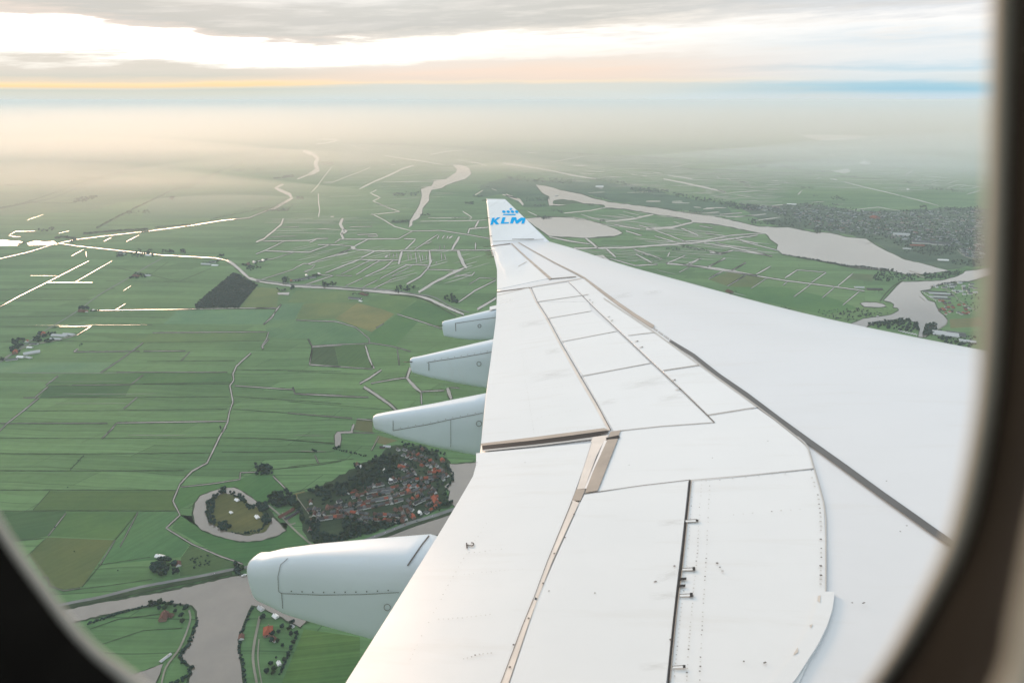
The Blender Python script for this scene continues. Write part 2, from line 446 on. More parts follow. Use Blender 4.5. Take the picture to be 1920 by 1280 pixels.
# ------------------------------------------------------------------ fields that differ from the polder around them
FIELDS = [
 # crop, outline, colour, stripe direction, stripe width, stripe amount
 ('B', [(300, 870), (360, 755), (760, 745), (590, 870)], (.085, .115, .05), 60, 20, .06),
 ('B', [(590, 870), (760, 750), (950, 800), (1040, 835), (870, 970), (750, 925)], (.115, .12, .055), 50, 16, .08),
 ('B', [(60, 910), (110, 880), (190, 757), (350, 755), (290, 875)], (.062, .125, .07), 60, 16, .06),
 ('B', [(70, 940), (110, 885), (300, 880), (600, 890), (750, 935), (850, 1020), (850, 1048), (425, 1080), (390, 1020), (100, 1010)], (.06, .122, .062), 70, 9, .2),
 ('B', [(430, 1090), (590, 1075), (620, 1215), (412, 1205)], (.034, .06, .03), 78, 8, .35),
 ('B', [(592, 1075), (820, 1065), (868, 1238), (622, 1215)], (.045, .09, .036), 78, 9, .2),
 ('B', [(880, 960), (1060, 838), (1220, 888), (1040, 1075), (850, 1050), (848, 1000)], (.044, .105, .042), 50, 12, .1),
 ('B', [(820, 745), (1000, 680), (1200, 725), (1060, 830), (950, 800)], (.066, .12, .048), 40, 12, .08),
 ('B', [(240, 745), (300, 660), (720, 670), (700, 740), (560, 752)], (.075, .12, .052), 20, 12, .08),
 ('B', [(1070, 832), (1215, 728), (1420, 800), (1500, 860), (1400, 940)], (.046, .105, .042), 45, 14, .1),
 ('D', [(236, 552), (570, 565), (410, 798), (318, 812), (248, 792), (146, 640)], (.062, .082, .034), 55, 14, .1),
 ('D', [(252, 320), (880, 320), (878, 416), (167, 416)], (.052, .09, .034), 0, 14, .1),
 ('D', [(336, 426), (684, 426), (574, 560), (244, 545)], (.05, .1, .038), 30, 14, .08),
 ('D', [(692, 426), (884, 422), (896, 440), (828, 505), (945, 590), (905, 650), (500, 688), (580, 566)], (.052, .112, .05), 62, 10, .16),
 ('D', [(0, 425), (330, 422), (235, 545), (90, 572), (0, 560)], (.038, .078, .034), 20, 14, .12),
 ('D', [(905, 655), (950, 592), (1190, 690), (1000, 735), (900, 745)], (.05, .08, .036), 30, 8, .2),
 ('D', [(900, 440), (860, 505), (1100, 640), (1215, 680), (1420, 650), (1580, 600), (1440, 480), (1430, 520), (1300, 568), (1090, 545), (1010, 515)], (.042, .098, .038), 10, 9, .16),
 ('D', [(905, 300), (1200, 262), (1280, 225), (1370, 245), (1430, 320), (1330, 400), (1170, 303), (980, 370), (880, 420), (870, 370)], (.044, .102, .04), 65, 9, .12),
 ('D', [(1520, 1010), (1800, 1050), (1800, 1420), (1350, 1420)], (.05, .098, .032), 8, 7, .3),
 ('A', [(0, 890), (635, 890), (565, 948), (0, 950)], (.082, .145, .082), 0, 12, .06),
 ('A', [(990, 602), (1540, 596), (1470, 678), (912, 676)], (.07, .14, .078), 0, 12, .08),
 ('A', [(1340, 585), (1430, 470), (1560, 480), (1545, 586)], (.085, .115, .05), 10, 14, .08),
 ('A', [(380, 940), (640, 944), (870, 950), (1290, 950), (1290, 1000), (735, 1010), (270, 1012)], (.045, .098, .04), 0, 8, .12),
 ('A', [(215, 1090), (270, 1022), (730, 1018), (700, 1078)], (.036, .08, .034), 0, 7, .16),
 ('A', [(400, 725), (850, 730), (1490, 722), (1480, 770), (820, 780)], (.07, .118, .05), 0, 12, .08),
 ('Cc', [(1490, 650), (1660, 640), (1680, 690), (1495, 700)], (.1, .1, .05), 0, 12, .08),
 ('Cc', [(150, 430), (260, 385), (340, 400), (250, 465)], (.085, .1, .042), 20, 12, .1),
 ('Cc', [(255, 465), (345, 405), (455, 420), (380, 480)], (.08, .1, .042), 20, 12, .1),
 ('Cc', [(950, 395), (1065, 400), (1060, 440), (920, 425)], (.075, .1, .05), 20, 12, .1),
 ('Cc', [(280, 470), (560, 470), (860, 540), (980, 590), (790, 625), (500, 560), (300, 520)], (.05, .115, .042), 20, 12, .1),
 ('E', [(50, 1120), (140, 1098), (215, 1200), (110, 1230)], (.1, .09, .045), 20, 12, .05),
 ('E', [(770, 620), (940, 665), (830, 700), (740, 680)], (.1, .095, .05), 20, 12, .05),
 ('E', [(590, 485), (725, 495), (725, 595), (565, 575)], (.075, .08, .04), 20, 12, .05),
 ('Ff', [(1180, 540), (1225, 515), (1275, 545), (1210, 575)], (.04, .1, .035), 20, 12, .05),
 ('Ff', [(850, 745), (930, 710), (1010, 700), (990, 770), (930, 795), (870, 760)], (.04, .1, .038), 20, 12, .05),
 ('L', [(0, 900), (600, 885), (900, 880), (1000, 940), (300, 1010), (0, 1030)], (.1, .135, .075), 0, 40, .1),
 ('L', [(0, 1080), (560, 1000), (850, 1010), (850, 1080), (500, 1180), (0, 1200)], (.095, .13, .07), 0, 40, .1),
 ('L', [(780, 1230), (860, 1100), (1500, 1070), (1560, 1090), (1200, 1215)], (.07, .125, .07), 0, 30, .1),
 ('L2', [(0, 800), (640, 830), (560, 900), (200, 880), (0, 990)], (.085, .135, .085), 0, 60, .08),
 ('L2', [(700, 830), (1900, 900), (1900, 960), (1000, 905), (620, 870)], (.09, .13, .08), 0, 60, .1),
]
for k, (cr, pts, colr, dr, sw, am) in enumerate(FIELDS):
    flat('field', Z(cr, pts), 0.4 + 0.02 * (k % 5), grass_mat('pasture', (colr[0] * 1.12, colr[1] * 1.3, colr[2] * 1.2), dr, sw, am))
flat('village_ground', Z('Ff', [(700, 520), (800, 500), (1180, 300), (1360, 190), (1560, 200), (1720, 300), (1740, 420), (1690, 500), (1740, 590), (1440, 700), (1010, 830), (840, 885), (735, 760)]), 0.6, M['garden'], 4, 10)
M['townground'] = grass_mat('town_ground', (.045, .085, .055), 20, 40, .35, .5)
flat('town_ground', Z('H', [(150, 400), (640, 370), (1000, 430), (1280, 420), (1560, 410), (2100, 400), (2200, 760), (1640, 830), (1320, 765), (1200, 705), (1050, 615), (800, 575), (500, 540), (300, 480)]), 0.6, M['townground'], 2, 8)
flat('marsh', Z('G', [(0, 250), (180, 200), (420, 215), (700, 220), (1050, 240), (1350, 320), (1700, 380), (1750, 470), (1640, 460), (1250, 400), (920, 360), (560, 275), (390, 240), (480, 320), (470, 400), (300, 400), (160, 310), (0, 330)]), 0.5, grass_mat('marsh_grass', (.042, .098, .055), 0, 60, .2, .5), 2, 10)

# ------------------------------------------------------------------ water
def water(name, cr, pts, jit=1.2, sub=7, z=1.2, grow=2.2, bank=True):
    px = Z(cr, pts)
    if bank:
        cx = sum(p[0] for p in px) / len(px); cy = sum(p[1] for p in px) / len(px)
        ar = sum(px[i][0] * px[(i + 1) % len(px)][1] - px[(i + 1) % len(px)][0] * px[i][1] for i in range(len(px)))
        sgn = 1 if ar > 0 else -1
        q = []
        for i, p in enumerate(px):
            a, b = Vector(px[i - 1]), Vector(px[(i + 1) % len(px)])
            d = (b - a)
            if d.length < 1e-6: d = Vector((1, 0))
            d.normalize()
            q.append((p[0] + d.y * sgn * grow, p[1] - d.x * sgn * grow * 0.7))
        flat('bank', q, z - 0.4, M['bank'], jit, sub)
    return flat(name, px, z, M['water'], jit * 0.6, sub)
water('lake', 'H', [(-1339, 241 - 0), ][:0] or
      [((p[0] / 3.692 - 440) * 3.692, p[1]) for p in [(385, 245), (480, 260), (560, 285), (700, 310), (800, 345), (920, 370), (1100, 390), (1250, 410), (1390, 435), (1500, 450), (1640, 470), (1800, 505)]] +
      [(300, 535), (400, 540), (510, 540), (580, 555), (670, 575), (800, 580), (930, 610), (1050, 620), (1100, 655), (1200, 710), (1320, 765), (1470, 800), (1620, 840), (1450, 862), (1340, 865), (1250, 845), (1100, 830), (950, 815), (820, 790), (700, 765), (560, 740), (470, 725), (430, 690), (440, 660), (385, 622), (372, 600), (350, 582), (220, 560), (60, 527)] +
      [((p[0] / 3.692 - 440) * 3.692, p[1]) for p in [(1560, 510), (1470, 505), (1460, 488), (1330, 462), (1200, 445), (1000, 411), (870, 405), (860, 385), (720, 375), (640, 352), (560, 345), (505, 358), (505, 378), (600, 385), (480, 390), (470, 350), (480, 325), (430, 300)]])
water('lake', 'G', [(310, 480), (400, 472), (500, 470), (640, 475), (820, 510), (935, 550), (985, 580), (930, 600), (730, 612), (560, 605), (480, 600), (430, 565)])
water('river', 'Kk', [(730, 435), (850, 435), (960, 430), (1050, 430), (1150, 420), (1280, 390), (1370, 350), (1390, 325), (1500, 315), (1700, 290), (1700, 350), (1530, 400), (1430, 430), (1330, 440), (1260, 440), (1180, 455), (1040, 490), (1030, 510), (920, 530), (940, 565), (1000, 630), (1070, 650), (1090, 700), (1130, 760), (1170, 790), (1200, 830), (1195, 870), (1150, 905), (1090, 930), (1040, 960), (980, 1010), (900, 1010), (920, 930), (870, 860), (780, 830), (700, 820), (550, 845), (440, 860), (350, 910), (180, 880), (330, 820), (450, 805), (570, 790), (650, 765), (700, 735), (690, 710), (640, 700), (650, 670), (620, 650), (540, 630), (600, 570), (680, 480)], 0.8, 6)
water('pond', 'Kk', [(295, 660), (340, 650), (460, 652), (540, 670), (565, 690), (500, 700), (340, 695)], 0.5, 5)
water('river', 'I', [(1110, 780), (1120, 730), (1170, 650), (1200, 590), (1215, 530), (1205, 480), (1290, 455), (1310, 415), (1400, 400), (1480, 350), (1490, 320), (1455, 290), (1530, 290), (1585, 315), (1600, 360), (1550, 400), (1420, 440), (1370, 470), (1290, 485), (1270, 530), (1270, 570), (1220, 630), (1215, 670), (1190, 705), (1140, 730), (1140, 760)], 1.0, 6, grow=1.2)
water('river', 'D', [(200, 945), (320, 915), (560, 870), (850, 820), (1160, 748), (1260, 738), (1500, 700), (1700, 800), (1500, 1000), (1320, 905), (1258, 890), (1230, 950), (1200, 1030), (1190, 1100), (1205, 1200), (1215, 1300), (1230, 1500), (900, 1500), (945, 1290), (960, 1200), (900, 1150), (945, 1090), (990, 980), (985, 920), (960, 890), (850, 880), (820, 870), (740, 890), (600, 920), (380, 970), (220, 1010)], 2.0, 9, grow=5)
water('inlet', 'D', [(560, 1290), (660, 1240), (815, 1183), (800, 1230), (770, 1300), (760, 1400), (560, 1400)], 1.0, 8, grow=2)
water('lake', 'E', [(1385, 865), (1450, 868), (1600, 855), (1700, 800), (1900, 800), (1900, 1100), (1530, 1200), (1430, 1230), (1370, 1170), (1390, 1100), (1340, 1060), (1420, 1000), (1390, 930)], 1.5, 7)
water('canal', 'Ff', [(1000, 915), (1200, 842), (1450, 748), (1740, 648), (1800, 650), (1760, 760), (1600, 800), (1200, 900), (1000, 960)], 1.0, 9)
water('moat', 'D', [(975, 380), (1000, 345), (1050, 325), (1110, 308), (1170, 303), (1215, 325), (1280, 370), (1300, 400), (1345, 432), (1390, 475), (1430, 518), (1380, 545), (1300, 568), (1200, 572), (1090, 545), (1010, 515), (975, 480), (965, 430)], 1.5, 6, grow=2.5)
flat('island', Z('D', [(1060, 350), (1110, 335), (1160, 333), (1215, 352), (1245, 385), (1290, 405), (1340, 440), (1352, 485), (1330, 520), (1290, 530), (1230, 542), (1150, 525), (1090, 500), (1045, 480), (1030, 440), (1035, 380)]), 1.7, grass_mat('fort_grass', (.075, .09, .036), 50, 10, .2, .35), 1.5, 6)
flat('island', Z('D', [(1290, 408), (1285, 385), (1310, 372), (1370, 440), (1350, 470)]), 1.75, M['garden'], 1, 6)
flat('island', Z('G', [(510, 352), (560, 347), (640, 356), (690, 372), (600, 381), (520, 375)]), 1.7, grass_mat('reed_grass', (.05, .085, .045), 0, 30, .2, .4), 0.5, 4)
water('lake', 'A', [(-60, 205), (100, 213), (135, 220), (95, 240), (-60, 240)], 0.6, 6, grow=1)
water('lake', 'A', [(150, 225), (200, 211), (250, 218), (300, 214), (322, 232), (255, 236), (160, 238)], 0.6, 6, grow=1)
water('lake', 'L3', [(660, 755), (760, 752), (1000, 755), (1030, 768), (900, 783), (760, 785)], 0.4, 6, bank=False)
water('lake', 'H', [(810, 150), (920, 133), (945, 150), (900, 170)], 0.3, 6, bank=False)
water('pond', 'E', [(400, 622), (420, 590), (560, 583), (555, 600), (452, 605), (457, 650), (442, 722), (405, 715)], 0.6, 5, grow=1.5)
water('pond', 'B', [(160, 674), (252, 671), (246, 691), (166, 689)], 0.3, 5, grow=1)
water('pond', 'H', [(780, 38), (860, 38), (840, 50), (800, 48)], 0.2, 5, bank=False)

# ditches and canals: crop, width in the crop's pixels, course
DITCH = """
A 11 0,312 160,275 310,228
A 9 330,226 420,206 600,184 830,158 1070,127 1240,99 1390,84 1480,48 1600,0
I 24 40,642 110,600 195,550 180,520 110,490 65,470 130,440
I 14 240,400 340,360
I 34 330,365 400,330 380,280 400,240 370,208 285,178
I 9 390,127 470,118 560,97 540,90 390,90
A 9 325,226 420,240 530,252 700,270 900,292 1050,300 1200,308 1270,322
A 20 1265,321 1300,340 1335,372 1390,420 1450,438 1440,440
B 16 0,588 280,625 560,640 800,655
B 24 790,655 1000,672 1160,690 1300,722 1450,792 1560,837
A 8 0,580 110,520 260,445 495,325
A 8 260,445 415,445 515,445
A 5 415,445 625,325
A 8 400,297 465,262
A 9 480,272 483,302
A 3 170,407 320,408
A 10 50,182 80,190 115,190
A 8 55,178 90,160 200,158
A 6 330,170 385,157
A 7 580,215 620,195
A 9 705,217 775,182
A 5 540,600 780,597 1090,593
A 5 640,600 700,563
A 3 690,490 730,465
A 4 1090,593 1330,588 1545,588
A 4 1570,566 1545,592 1520,640 1470,680
A 5 1500,720 1488,760 1460,800 1470,818
A 3 850,725 1490,720
A 5 330,690 510,688 430,738
A 8 412,830 435,815
A 3 410,832 780,828
A 2.5 800,828 1035,827
A 3 1060,830 1010,882
A 4 560,950 680,870 800,780
A 5 255,1018 325,965
A 5 195,1085 270,1025
A 3 130,1088 215,1088
A 7 30,1238 130,1160 215,1090
A 5 -20,1290 30,1240
A 4 690,1150 765,1085
A 4 600,1285 650,1230
A 6 650,1228 1270,1218
A 2 0,1230 600,1230
A 3 735,1010 800,960
A 2 400,1018 735,1014
A 2 650,945 1270,945
A 8 1400,838 1320,910 1300,955 1305,990 1283,1020 1300,1110 1280,1170 1270,1225 1240,1280
D 9 1130,0 1100,45 1070,110 1035,180 960,220 900,285 865,370 900,440 830,505 960,585 1100,645 1215,685
D 5 905,300 1050,285 1200,262 1202,228 1290,225
D 8 1365,245 1440,320
D 4 570,0 510,58
D 3 600,600 690,425
D 3 500,690 575,565
D 3 210,750 240,752 247,795 320,818 400,805
D 4 240,545 330,430
A 5 1310,1020 1630,1042
A 4 1633,1028 1648,1065 1905,1075
A 5 1720,760 1745,805 1905,795
A 4 1745,805 1728,905 1905,915
B 14 0,295 60,270 140,205 190,160 205,118
B 8 50,288 400,283 460,270 540,268
B 9 400,300 460,272
B 8 0,385 70,358 210,290
B 9 75,360 300,370 400,372 560,312
B 8 465,315 580,315 720,325
B 24 712,328 745,345
B 5 0,440 130,420 290,370
B 8 590,400 700,350
B 9 380,460 600,390 720,345
B 8 595,398 690,375
B 6 30,580 280,500 300,485 360,455 445,468 410,500 360,515 395,525
B 9 370,615 580,545
B 5 460,540 575,545
B 12 520,525 780,425
B 10 780,425 860,430 1070,430
B 26 650,118 632,160 655,200 640,235 655,270
B 18 655,200 680,215 640,235
B 7 590,300 630,275
B 9 620,274 830,273 1070,270 1170,215
B 10 740,325 840,275
B 11 870,85 960,130 1040,180 1170,212
B 8 860,90 1080,68
B 10 1080,68 980,35 900,0
I 11 970,630 830,572 890,545 810,510 860,485
B 8 1170,213 1380,208 1560,235 1770,272
B 10 745,350 900,362 1300,358 1790,355
B 12 790,412 890,365
B 20 1070,460 1095,360
B 20 1300,360 1310,440 1290,490
B 30 1515,360 1550,450 1580,490
B 12 1120,350 1185,290 1195,272 1110,270
B 9 1190,352 1360,240
B 22 1470,350 1525,255
B 10 1645,350 1648,300
B 7 1280,500 1490,505
B 9 1240,468 1300,470
B 16 1130,610 1230,555 1290,490
B 22 1220,672 1330,600 1490,520 1560,490
B 10 1490,545 1620,545 1640,520
B 5 1600,610 1680,562 1800,570
B 12 1520,745 1640,660 1800,580
B 22 1660,800 1800,715
B 6 640,535 850,435
B 10 750,540 880,460 930,432
B 13 815,555 960,490 1030,430
B 7 670,625 800,565
B 10 930,570 1130,465 1280,465
B 7 800,635 910,580
B 6 1015,550 1170,475
B 8 880,645 1050,560
B 5 600,545 720,548
B 8 760,240 900,235 915,252 840,252
B 7 1230,140 1620,135 1730,130
B 5 1290,115 1620,112
B 9 1550,65 1620,110 1600,130
B 14 1640,190 1670,135
B 14 1590,230 1600,195 1740,185
B 5 1140,380 1142,430
B 5 1160,380 1166,430
B 7 1195,375 1205,450
B 6 1220,380 1240,450
B 6 1245,385 1252,430
B 5 1275,385 1282,430
B 5 1390,380 1395,430
B 6 1415,385 1422,430
B 4 1350,460 1355,440
B 8 1395,270 1415,245
B 9 1430,270 1440,250
B 12 1445,268 1475,250
B 8 1360,270 1375,245
B 12 965,408 990,398
B 5 1030,380 1032,412
B 4 1000,380 1004,415
B 5 1055,378 1058,415
B 5 1270,310 1320,290
B 4 1375,350 1380,320
B 4 1410,345 1415,320
B 4 700,182 870,178
B 4 180,185 320,182
B 3 100,255 300,250
B 4 460,200 560,195
B 10 560,105 585,105
B 6 1060,835 1220,885 1400,945
B 4 900,940 960,905
B 5 390,1020 420,1075 640,1062 850,1055
B 5 850,1050 850,1020 750,935 600,890 300,880
B 5 425,1085 400,1210 640,1230 870,1245
B 14 820,1070 850,1170 880,1240
B 4 850,1050 1020,1075 1160,1115
B 3 1060,1095 1075,1220
B 4 0,790 160,792
B 5 190,760 120,850 60,910
B 6 100,1020 50,1075 55,1100
E 16 720,20 740,50
E 18 800,60 700,130 615,178
E 26 650,205 780,290 880,360 930,410
E 10 710,175 800,160 920,138 1020,125
E 28 1050,40 1020,130 1080,200 1140,250
E 11 1140,245 1340,235
E 34 1365,215 1400,310
E 12 1140,255 1145,355
E 6 1390,210 1470,215
E 7 40,208 60,265 380,282 690,295
E 4 0,225 40,225
E 4 0,430 550,475
E 8 590,480 720,490
E 20 565,525 540,590
E 5 560,597 740,600
E 7 230,790 265,865
E 8 715,750 780,630
G 12 580,442 760,425 870,402
G 16 870,500 1040,485 1200,450
G 18 1150,552 1330,540 1470,505
G 12 480,605 620,635 760,655
G 16 730,615 770,645 815,682
G 13 650,685 1000,680 1380,655 1650,630 1920,595
G 14 870,685 940,745
G 18 790,742 850,740 900,775
G 8 900,755 1060,800
G 10 1060,805 1230,795
G 12 1080,725 1190,785
G 7 1060,690 1260,760
G 8 1210,600 1380,650
G 8 1290,790 1420,735
G 13 1290,790 1580,815 1750,842 1920,876
G 8 1450,800 1525,755
G 8 1570,815 1700,755
G 8 1740,840 1840,785
G 5 1380,850 1450,815
G 7 1590,890 1690,840
G 6 1710,945 1840,870
G 10 1590,715 1680,720 1750,695
G 7 1630,645 1750,672 1920,690
G 12 1300,740 1312,712
G 8 1210,560 1430,640
G 8 930,520 1110,555
G 6 1100,525 1220,560
G 9 1390,545 1510,595
G 7 1520,530 1610,545
G 7 1560,580 1700,600
G 10 1010,565 1120,597
G 6 640,470 780,500
G 6 700,450 860,500
G 5 990,430 1130,465
G 5 960,450 1100,478
G 6 330,430 420,470
G 5 1340,500 1400,520
G 22 180,315 270,350 300,385
G 14 160,97 300,115 500,150
G 14 500,150 640,180 800,206
G 14 1270,205 1400,230 1560,265 1700,296
G 8 1300,180 1470,205
G 8 640,110 740,112
G 6 1040,172 1085,176
G 6 1120,183 1155,186
G 7 1200,160 1255,166
G 5 720,150 850,155
G 6 900,190 980,196
G 9 1150,360 1250,360
G 7 1330,370 1450,373
G 7 1330,362 1400,360
G 8 1480,400 1530,403
G 9 1545,412 1620,410
G 7 1570,440 1655,434
G 6 1660,450 1810,438
G 7 1700,468 1920,458
G 16 820,265 848,266
G 9 1790,225 1850,229
G 7 1830,245 1870,251
G 5 490,88 720,50
G 4 1320,128 1450,100
G 5 750,300 860,296
G 4 1020,300 1200,296
G 6 1640,190 1660,205
G 5 640,220 760,222
G 5 690,165 780,170
I 9 920,217 1080,240 1250,265 1380,288
I 14 1150,292 1060,320 960,370 840,420 760,460 725,478
I 8 510,305 450,380 400,450 350,505
I 13 405,515 405,580 415,640 405,695
I 6 800,290 805,310 740,340 600,390 520,425 440,425
I 8 1280,208 1400,185 1545,172
I 5 650,130 720,155 800,180
I 14 1600,268 1660,275 1720,296
I 5 1490,245 1600,270
I 7 890,255 915,272
I 6 975,288 1010,286
I 5 920,420 1100,422 1310,418
I 6 1300,408 1400,404
I 6 1210,460 1300,458
I 12 1630,525 1690,490
I 6 1760,475 1800,490
I 12 1845,520 1960,550
L 5 155,1228 240,1197
L2 5 1090,850 1040,855
H 8 140,470 355,448
H 6 40,452 190,440
H 7 -60,405 80,404
H 8 270,495 455,470
H 10 800,203 850,212
H 9 900,227 1010,256 1150,288 1280,320
H 8 1290,322 1420,355 1550,390
H 6 960,420 1130,400 1290,427
H 8 575,315 590,295 605,285
H 8 1310,180 1370,150
H 5 1600,270 1680,245 1860,262
H 4 1490,230 1560,205
H 4 1390,222 1430,213
H 4 1450,185 1610,197
H 4 1500,240 1550,228
H 4 1690,266 1720,258
H 4 1770,273 1820,260
H 5 1745,312 1840,284
H 5 1610,240 1680,215
H 9 1330,275 1350,278
H 6 400,390 490,382
H 5 670,368 760,362
H 3 830,385 900,378
H 6 700,203 735,197
H 8 170,227 235,227
H 7 200,245 250,250
H 6 80,200 110,215
H 6 20,282 80,298
H 5 100,300 340,285
H 4 160,318 290,338
H 4 240,265 280,262
H 6 400,215 440,220
H 5 360,245 460,243
H 5 480,228 510,235
H 3 480,45 700,100
Cc 8 0,345 270,385 580,435 860,470 1015,492
Cc 6 140,360 235,310
Cc 7 275,380 350,335
Cc 8 410,400 490,355
Cc 9 570,420 640,375
Cc 7 720,445 800,390
Cc 7 865,465 950,395
Cc 7 145,425 215,385
Cc 7 250,465 345,408
Cc 4 380,480 470,420
Cc 5 560,460 585,440
Cc 5 620,525 715,455
Cc 6 780,530 845,475
Cc 6 895,570 985,495
Cc 4 640,375 800,388
Cc 6 20,345 100,310
Cc 8 0,215 130,210 280,180 470,170
Cc 8 120,225 250,245 500,298
Cc 7 150,270 210,285 280,268
Cc 6 280,265 460,290 500,300
Cc 8 290,200 420,228
Cc 6 330,215 540,268
L3 4 650,1085 665,1062
"""
for ln in DITCH.strip().splitlines():
    q = ln.split()
    s = CROP[q[0]][2]
    pts = Z(q[0], [tuple(float(v) for v in p.split(',')) for p in q[2:]])
    w = float(q[1]) / s
    my = sum(p[1] for p in pts) / len(pts)
    if my > 420:
        line('bank', pts, w * .75 + (2.2 if my > 560 else 1.5), 0.85, M['bank'], 0.3, 6.0)
    k_ = 0.74 if w < 3.4 else 0.82
    fl_ = 1.0 if q[0] == 'L2' else 1.0
    n_ = len(pts)
    # slight swelling and narrowing along the course, thin at loose ends
    if n_ == 2: pts = [pts[0], tuple(Vector(pts[0]).lerp(Vector(pts[1]), .35)), tuple(Vector(pts[0]).lerp(Vector(pts[1]), .7)), pts[1]]; n_ = 4
    ws = [w * k_ * rnd.uniform(.8, 1.18) for _ in pts]
    mx = sum(p[0] for p in pts) / n_
    if mx < 430 and my < 600: ws = [v * (.5 if w > 6 else .55 if w > 3 else .8) * (.6 + .4 * max(0, mx - 150) / 280) for v in ws]
    ws[0] *= .75; ws[-1] *= .6
    line('canal' if w > 3.4 else 'ditch', pts, w, 1.25, M['water'], 0.22, 5.0, ws)
# the fine net of parallel ditches in the far polders
def net(cr, poly_, dirdeg, gap, lmin, lmax, w, seed, miss=.35):
    r = random.Random(seed)
    P = [gp(*p) for p in Z(cr, poly_)]
    ca, sa = math.cos(R(dirdeg)), math.sin(R(dirdeg))
    A = [(p.x * ca + p.y * sa, -p.x * sa + p.y * ca) for p in P]
    def ins(x, y):
        c_ = False
        for i in range(len(A)):
            (x1, y1), (x2, y2) = A[i], A[i - 1]
            if (y1 > y) != (y2 > y) and x < (x2 - x1) * (y - y1) / (y2 - y1) + x1: c_ = not c_
        return c_
    x0, x1 = min(a[0] for a in A), max(a[0] for a in A)
    y = min(a[1] for a in A)
    V, Fc = [], []
    while y < max(a[1] for a in A):
        y += gap * r.uniform(.6, 1.5)
        x = x0 + r.uniform(0, lmax)
        while x < x1:
            L = r.uniform(lmin, lmax)
            if r.random() > miss and ins(x, y) and ins(x + L, y):
                ww = w * r.uniform(.5, 1.4)
                n = 5
                b = len(V)
                for k in range(n + 1):
                    X = x + L * k / n
                    for s_ in (-1, 1):
                        hw = ww / 2 * (0.45 if k in (0, n) else r.uniform(.8, 1.2))
                        Y = y + s_ * hw + L * .01 * math.sin(k + seed)
                        V.append((X * ca - Y * sa, X * sa + Y * ca, -ALT + 1.15))
                for k in range(n): Fc.append((b + 2 * k, b + 2 * k + 2, b + 2 * k + 3, b + 2 * k + 1))
            x += L * r.uniform(1.0, 1.6)
    if V: tag(mesh('ditch', V, Fc, M['water']), kind='structure')
net('P', [(560, 300), (900, 300), (920, 360), (720, 420), (640, 400)], 20, 110, 150, 700, 12, 1, .5)
net('P', [(470, 395), (740, 395), (760, 440), (480, 445)], 4, 80, 120, 600, 10, 2, .4)
net('P', [(540, 445), (920, 470), (920, 560), (700, 540), (520, 500)], 52, 46, 130, 380, 8, 3, .35)
net('P', [(900, 300), (1500, 330), (1480, 380), (1260, 370), (960, 325)], -6, 70, 150, 560, 17, 4, .15)
net('P', [(1000, 285), (1600, 300), (1840, 340), (1840, 370), (1300, 345)], -4, 120, 250, 800, 20, 5, .3)
net('P', [(1010, 400), (1180, 405), (1440, 450), (1470, 470), (1250, 440), (1060, 415)], -28, 34, 120, 420, 12, 6, .1)
net('P', [(1170, 440), (1440, 465), (1480, 480), (1300, 470), (1190, 455)], -30, 32, 110, 400, 11, 7, .1)
net('P', [(1120, 385), (1370, 400), (1420, 440), (1260, 415)], 6, 46, 120, 420, 13, 8, .15)
net('P', [(1030, 460), (1300, 455), (1420, 490), (1230, 500), (1080, 475)], -20, 40, 100, 340, 9, 9, .25)
net('P', [(1080, 495), (1280, 490), (1420, 560), (1250, 530)], -50, 90, 80, 240, 6, 16, .5)
net('P', [(1280, 345), (1500, 350), (1480, 395), (1380, 395), (1290, 370)], 8, 60, 120, 420, 14, 10, .15)
net('P', [(1500, 300), (1840, 320), (1840, 365), (1640, 350)], 12, 110, 200, 500, 12, 11, .35)
net('P', [(0, 600), (420, 600), (430, 860), (0, 900)], 1, 85, 150, 520, 2.4, 14, .6)
net('P', [(470, 740), (640, 740), (620, 880), (500, 860)], -3, 70, 80, 240, 2.2, 15, .55)
# dry ditches: dark lines between the strips
DRY = """
D 3.5 0,315 250,314 885,316
D 3 0,132 400,134 1050,130
D 2.5 0,55 500,57 1080,52
D 3.5 0,218 500,219 920,217
D 3.5 0,420 420,418 880,420
D 4 350,215 420,140
D 4 165,415 250,320
D 3.5 130,650 230,555 0,575
D 4 410,800 500,690 575,565 690,425
D 3 490,690 750,650
D 3 320,818 560,790 760,760
D 3 1080,52 1400,60 1670,85
D 3 1110,125 1570,126
D 3 1330,215 1590,190 1707,170
D 3 1450,330 1707,270
D 4 450,1010 590,960 800,935
D 3 510,1085 720,1015 910,1005
E 4 0,660 400,685
E 4 0,890 260,860 560,820
E 3 0,760 230,768 400,755
E 3 0,70 640,100
E 3 0,330 880,400
A 3 0,690 330,690 850,680
A 2.5 0,640 440,630 920,640
A 3 0,775 300,770 820,780 1480,770
A 3 0,545 500,540
A 3 0,485 260,480 640,478
A 3 820,885 1310,880
A 3 1290,1010 800,1012 270,1020
A 3 270,1085 700,1085 1280,1082
A 3 140,1160 690,1158 1270,1150
A 3 1310,930 1905,940
A 3 1310,1080 1905,1120
A 3 1300,1150 1905,1195
A 2.5 590,438 1080,440
A 2.5 640,360 1000,440 1180,365
A 2.5 940,330 840,400
A 2.5 1300,1000 800,1010
A 3 0,255 140,260
L 4 0,1165 300,1105 520,1010 790,935
L 4 540,1275 760,1160 960,1060 1220,960 1400,880 1520,820
L 3 0,1030 400,1025 750,1012
L 3 380,905 560,905 900,890
L2 4 0,800 400,805
L2 3 620,830 1000,790 1905,810
L2 3 700,835 1200,850 1905,890
L3 4 0,820 220,835 480,850
L3 4 0,855 380,880 700,960
L3 4 0,940 700,970 1100,1000
"""
for ln in DRY.strip().splitlines():
    q = ln.split()
    s = CROP[q[0]][2]
    pts = Z(q[0], [tuple(float(v) for v in p.split(',')) for p in q[2:]])
    line('dry_ditch', pts, float(q[1]) / s, 0.7, M['bank'], 0.5, 8.0)
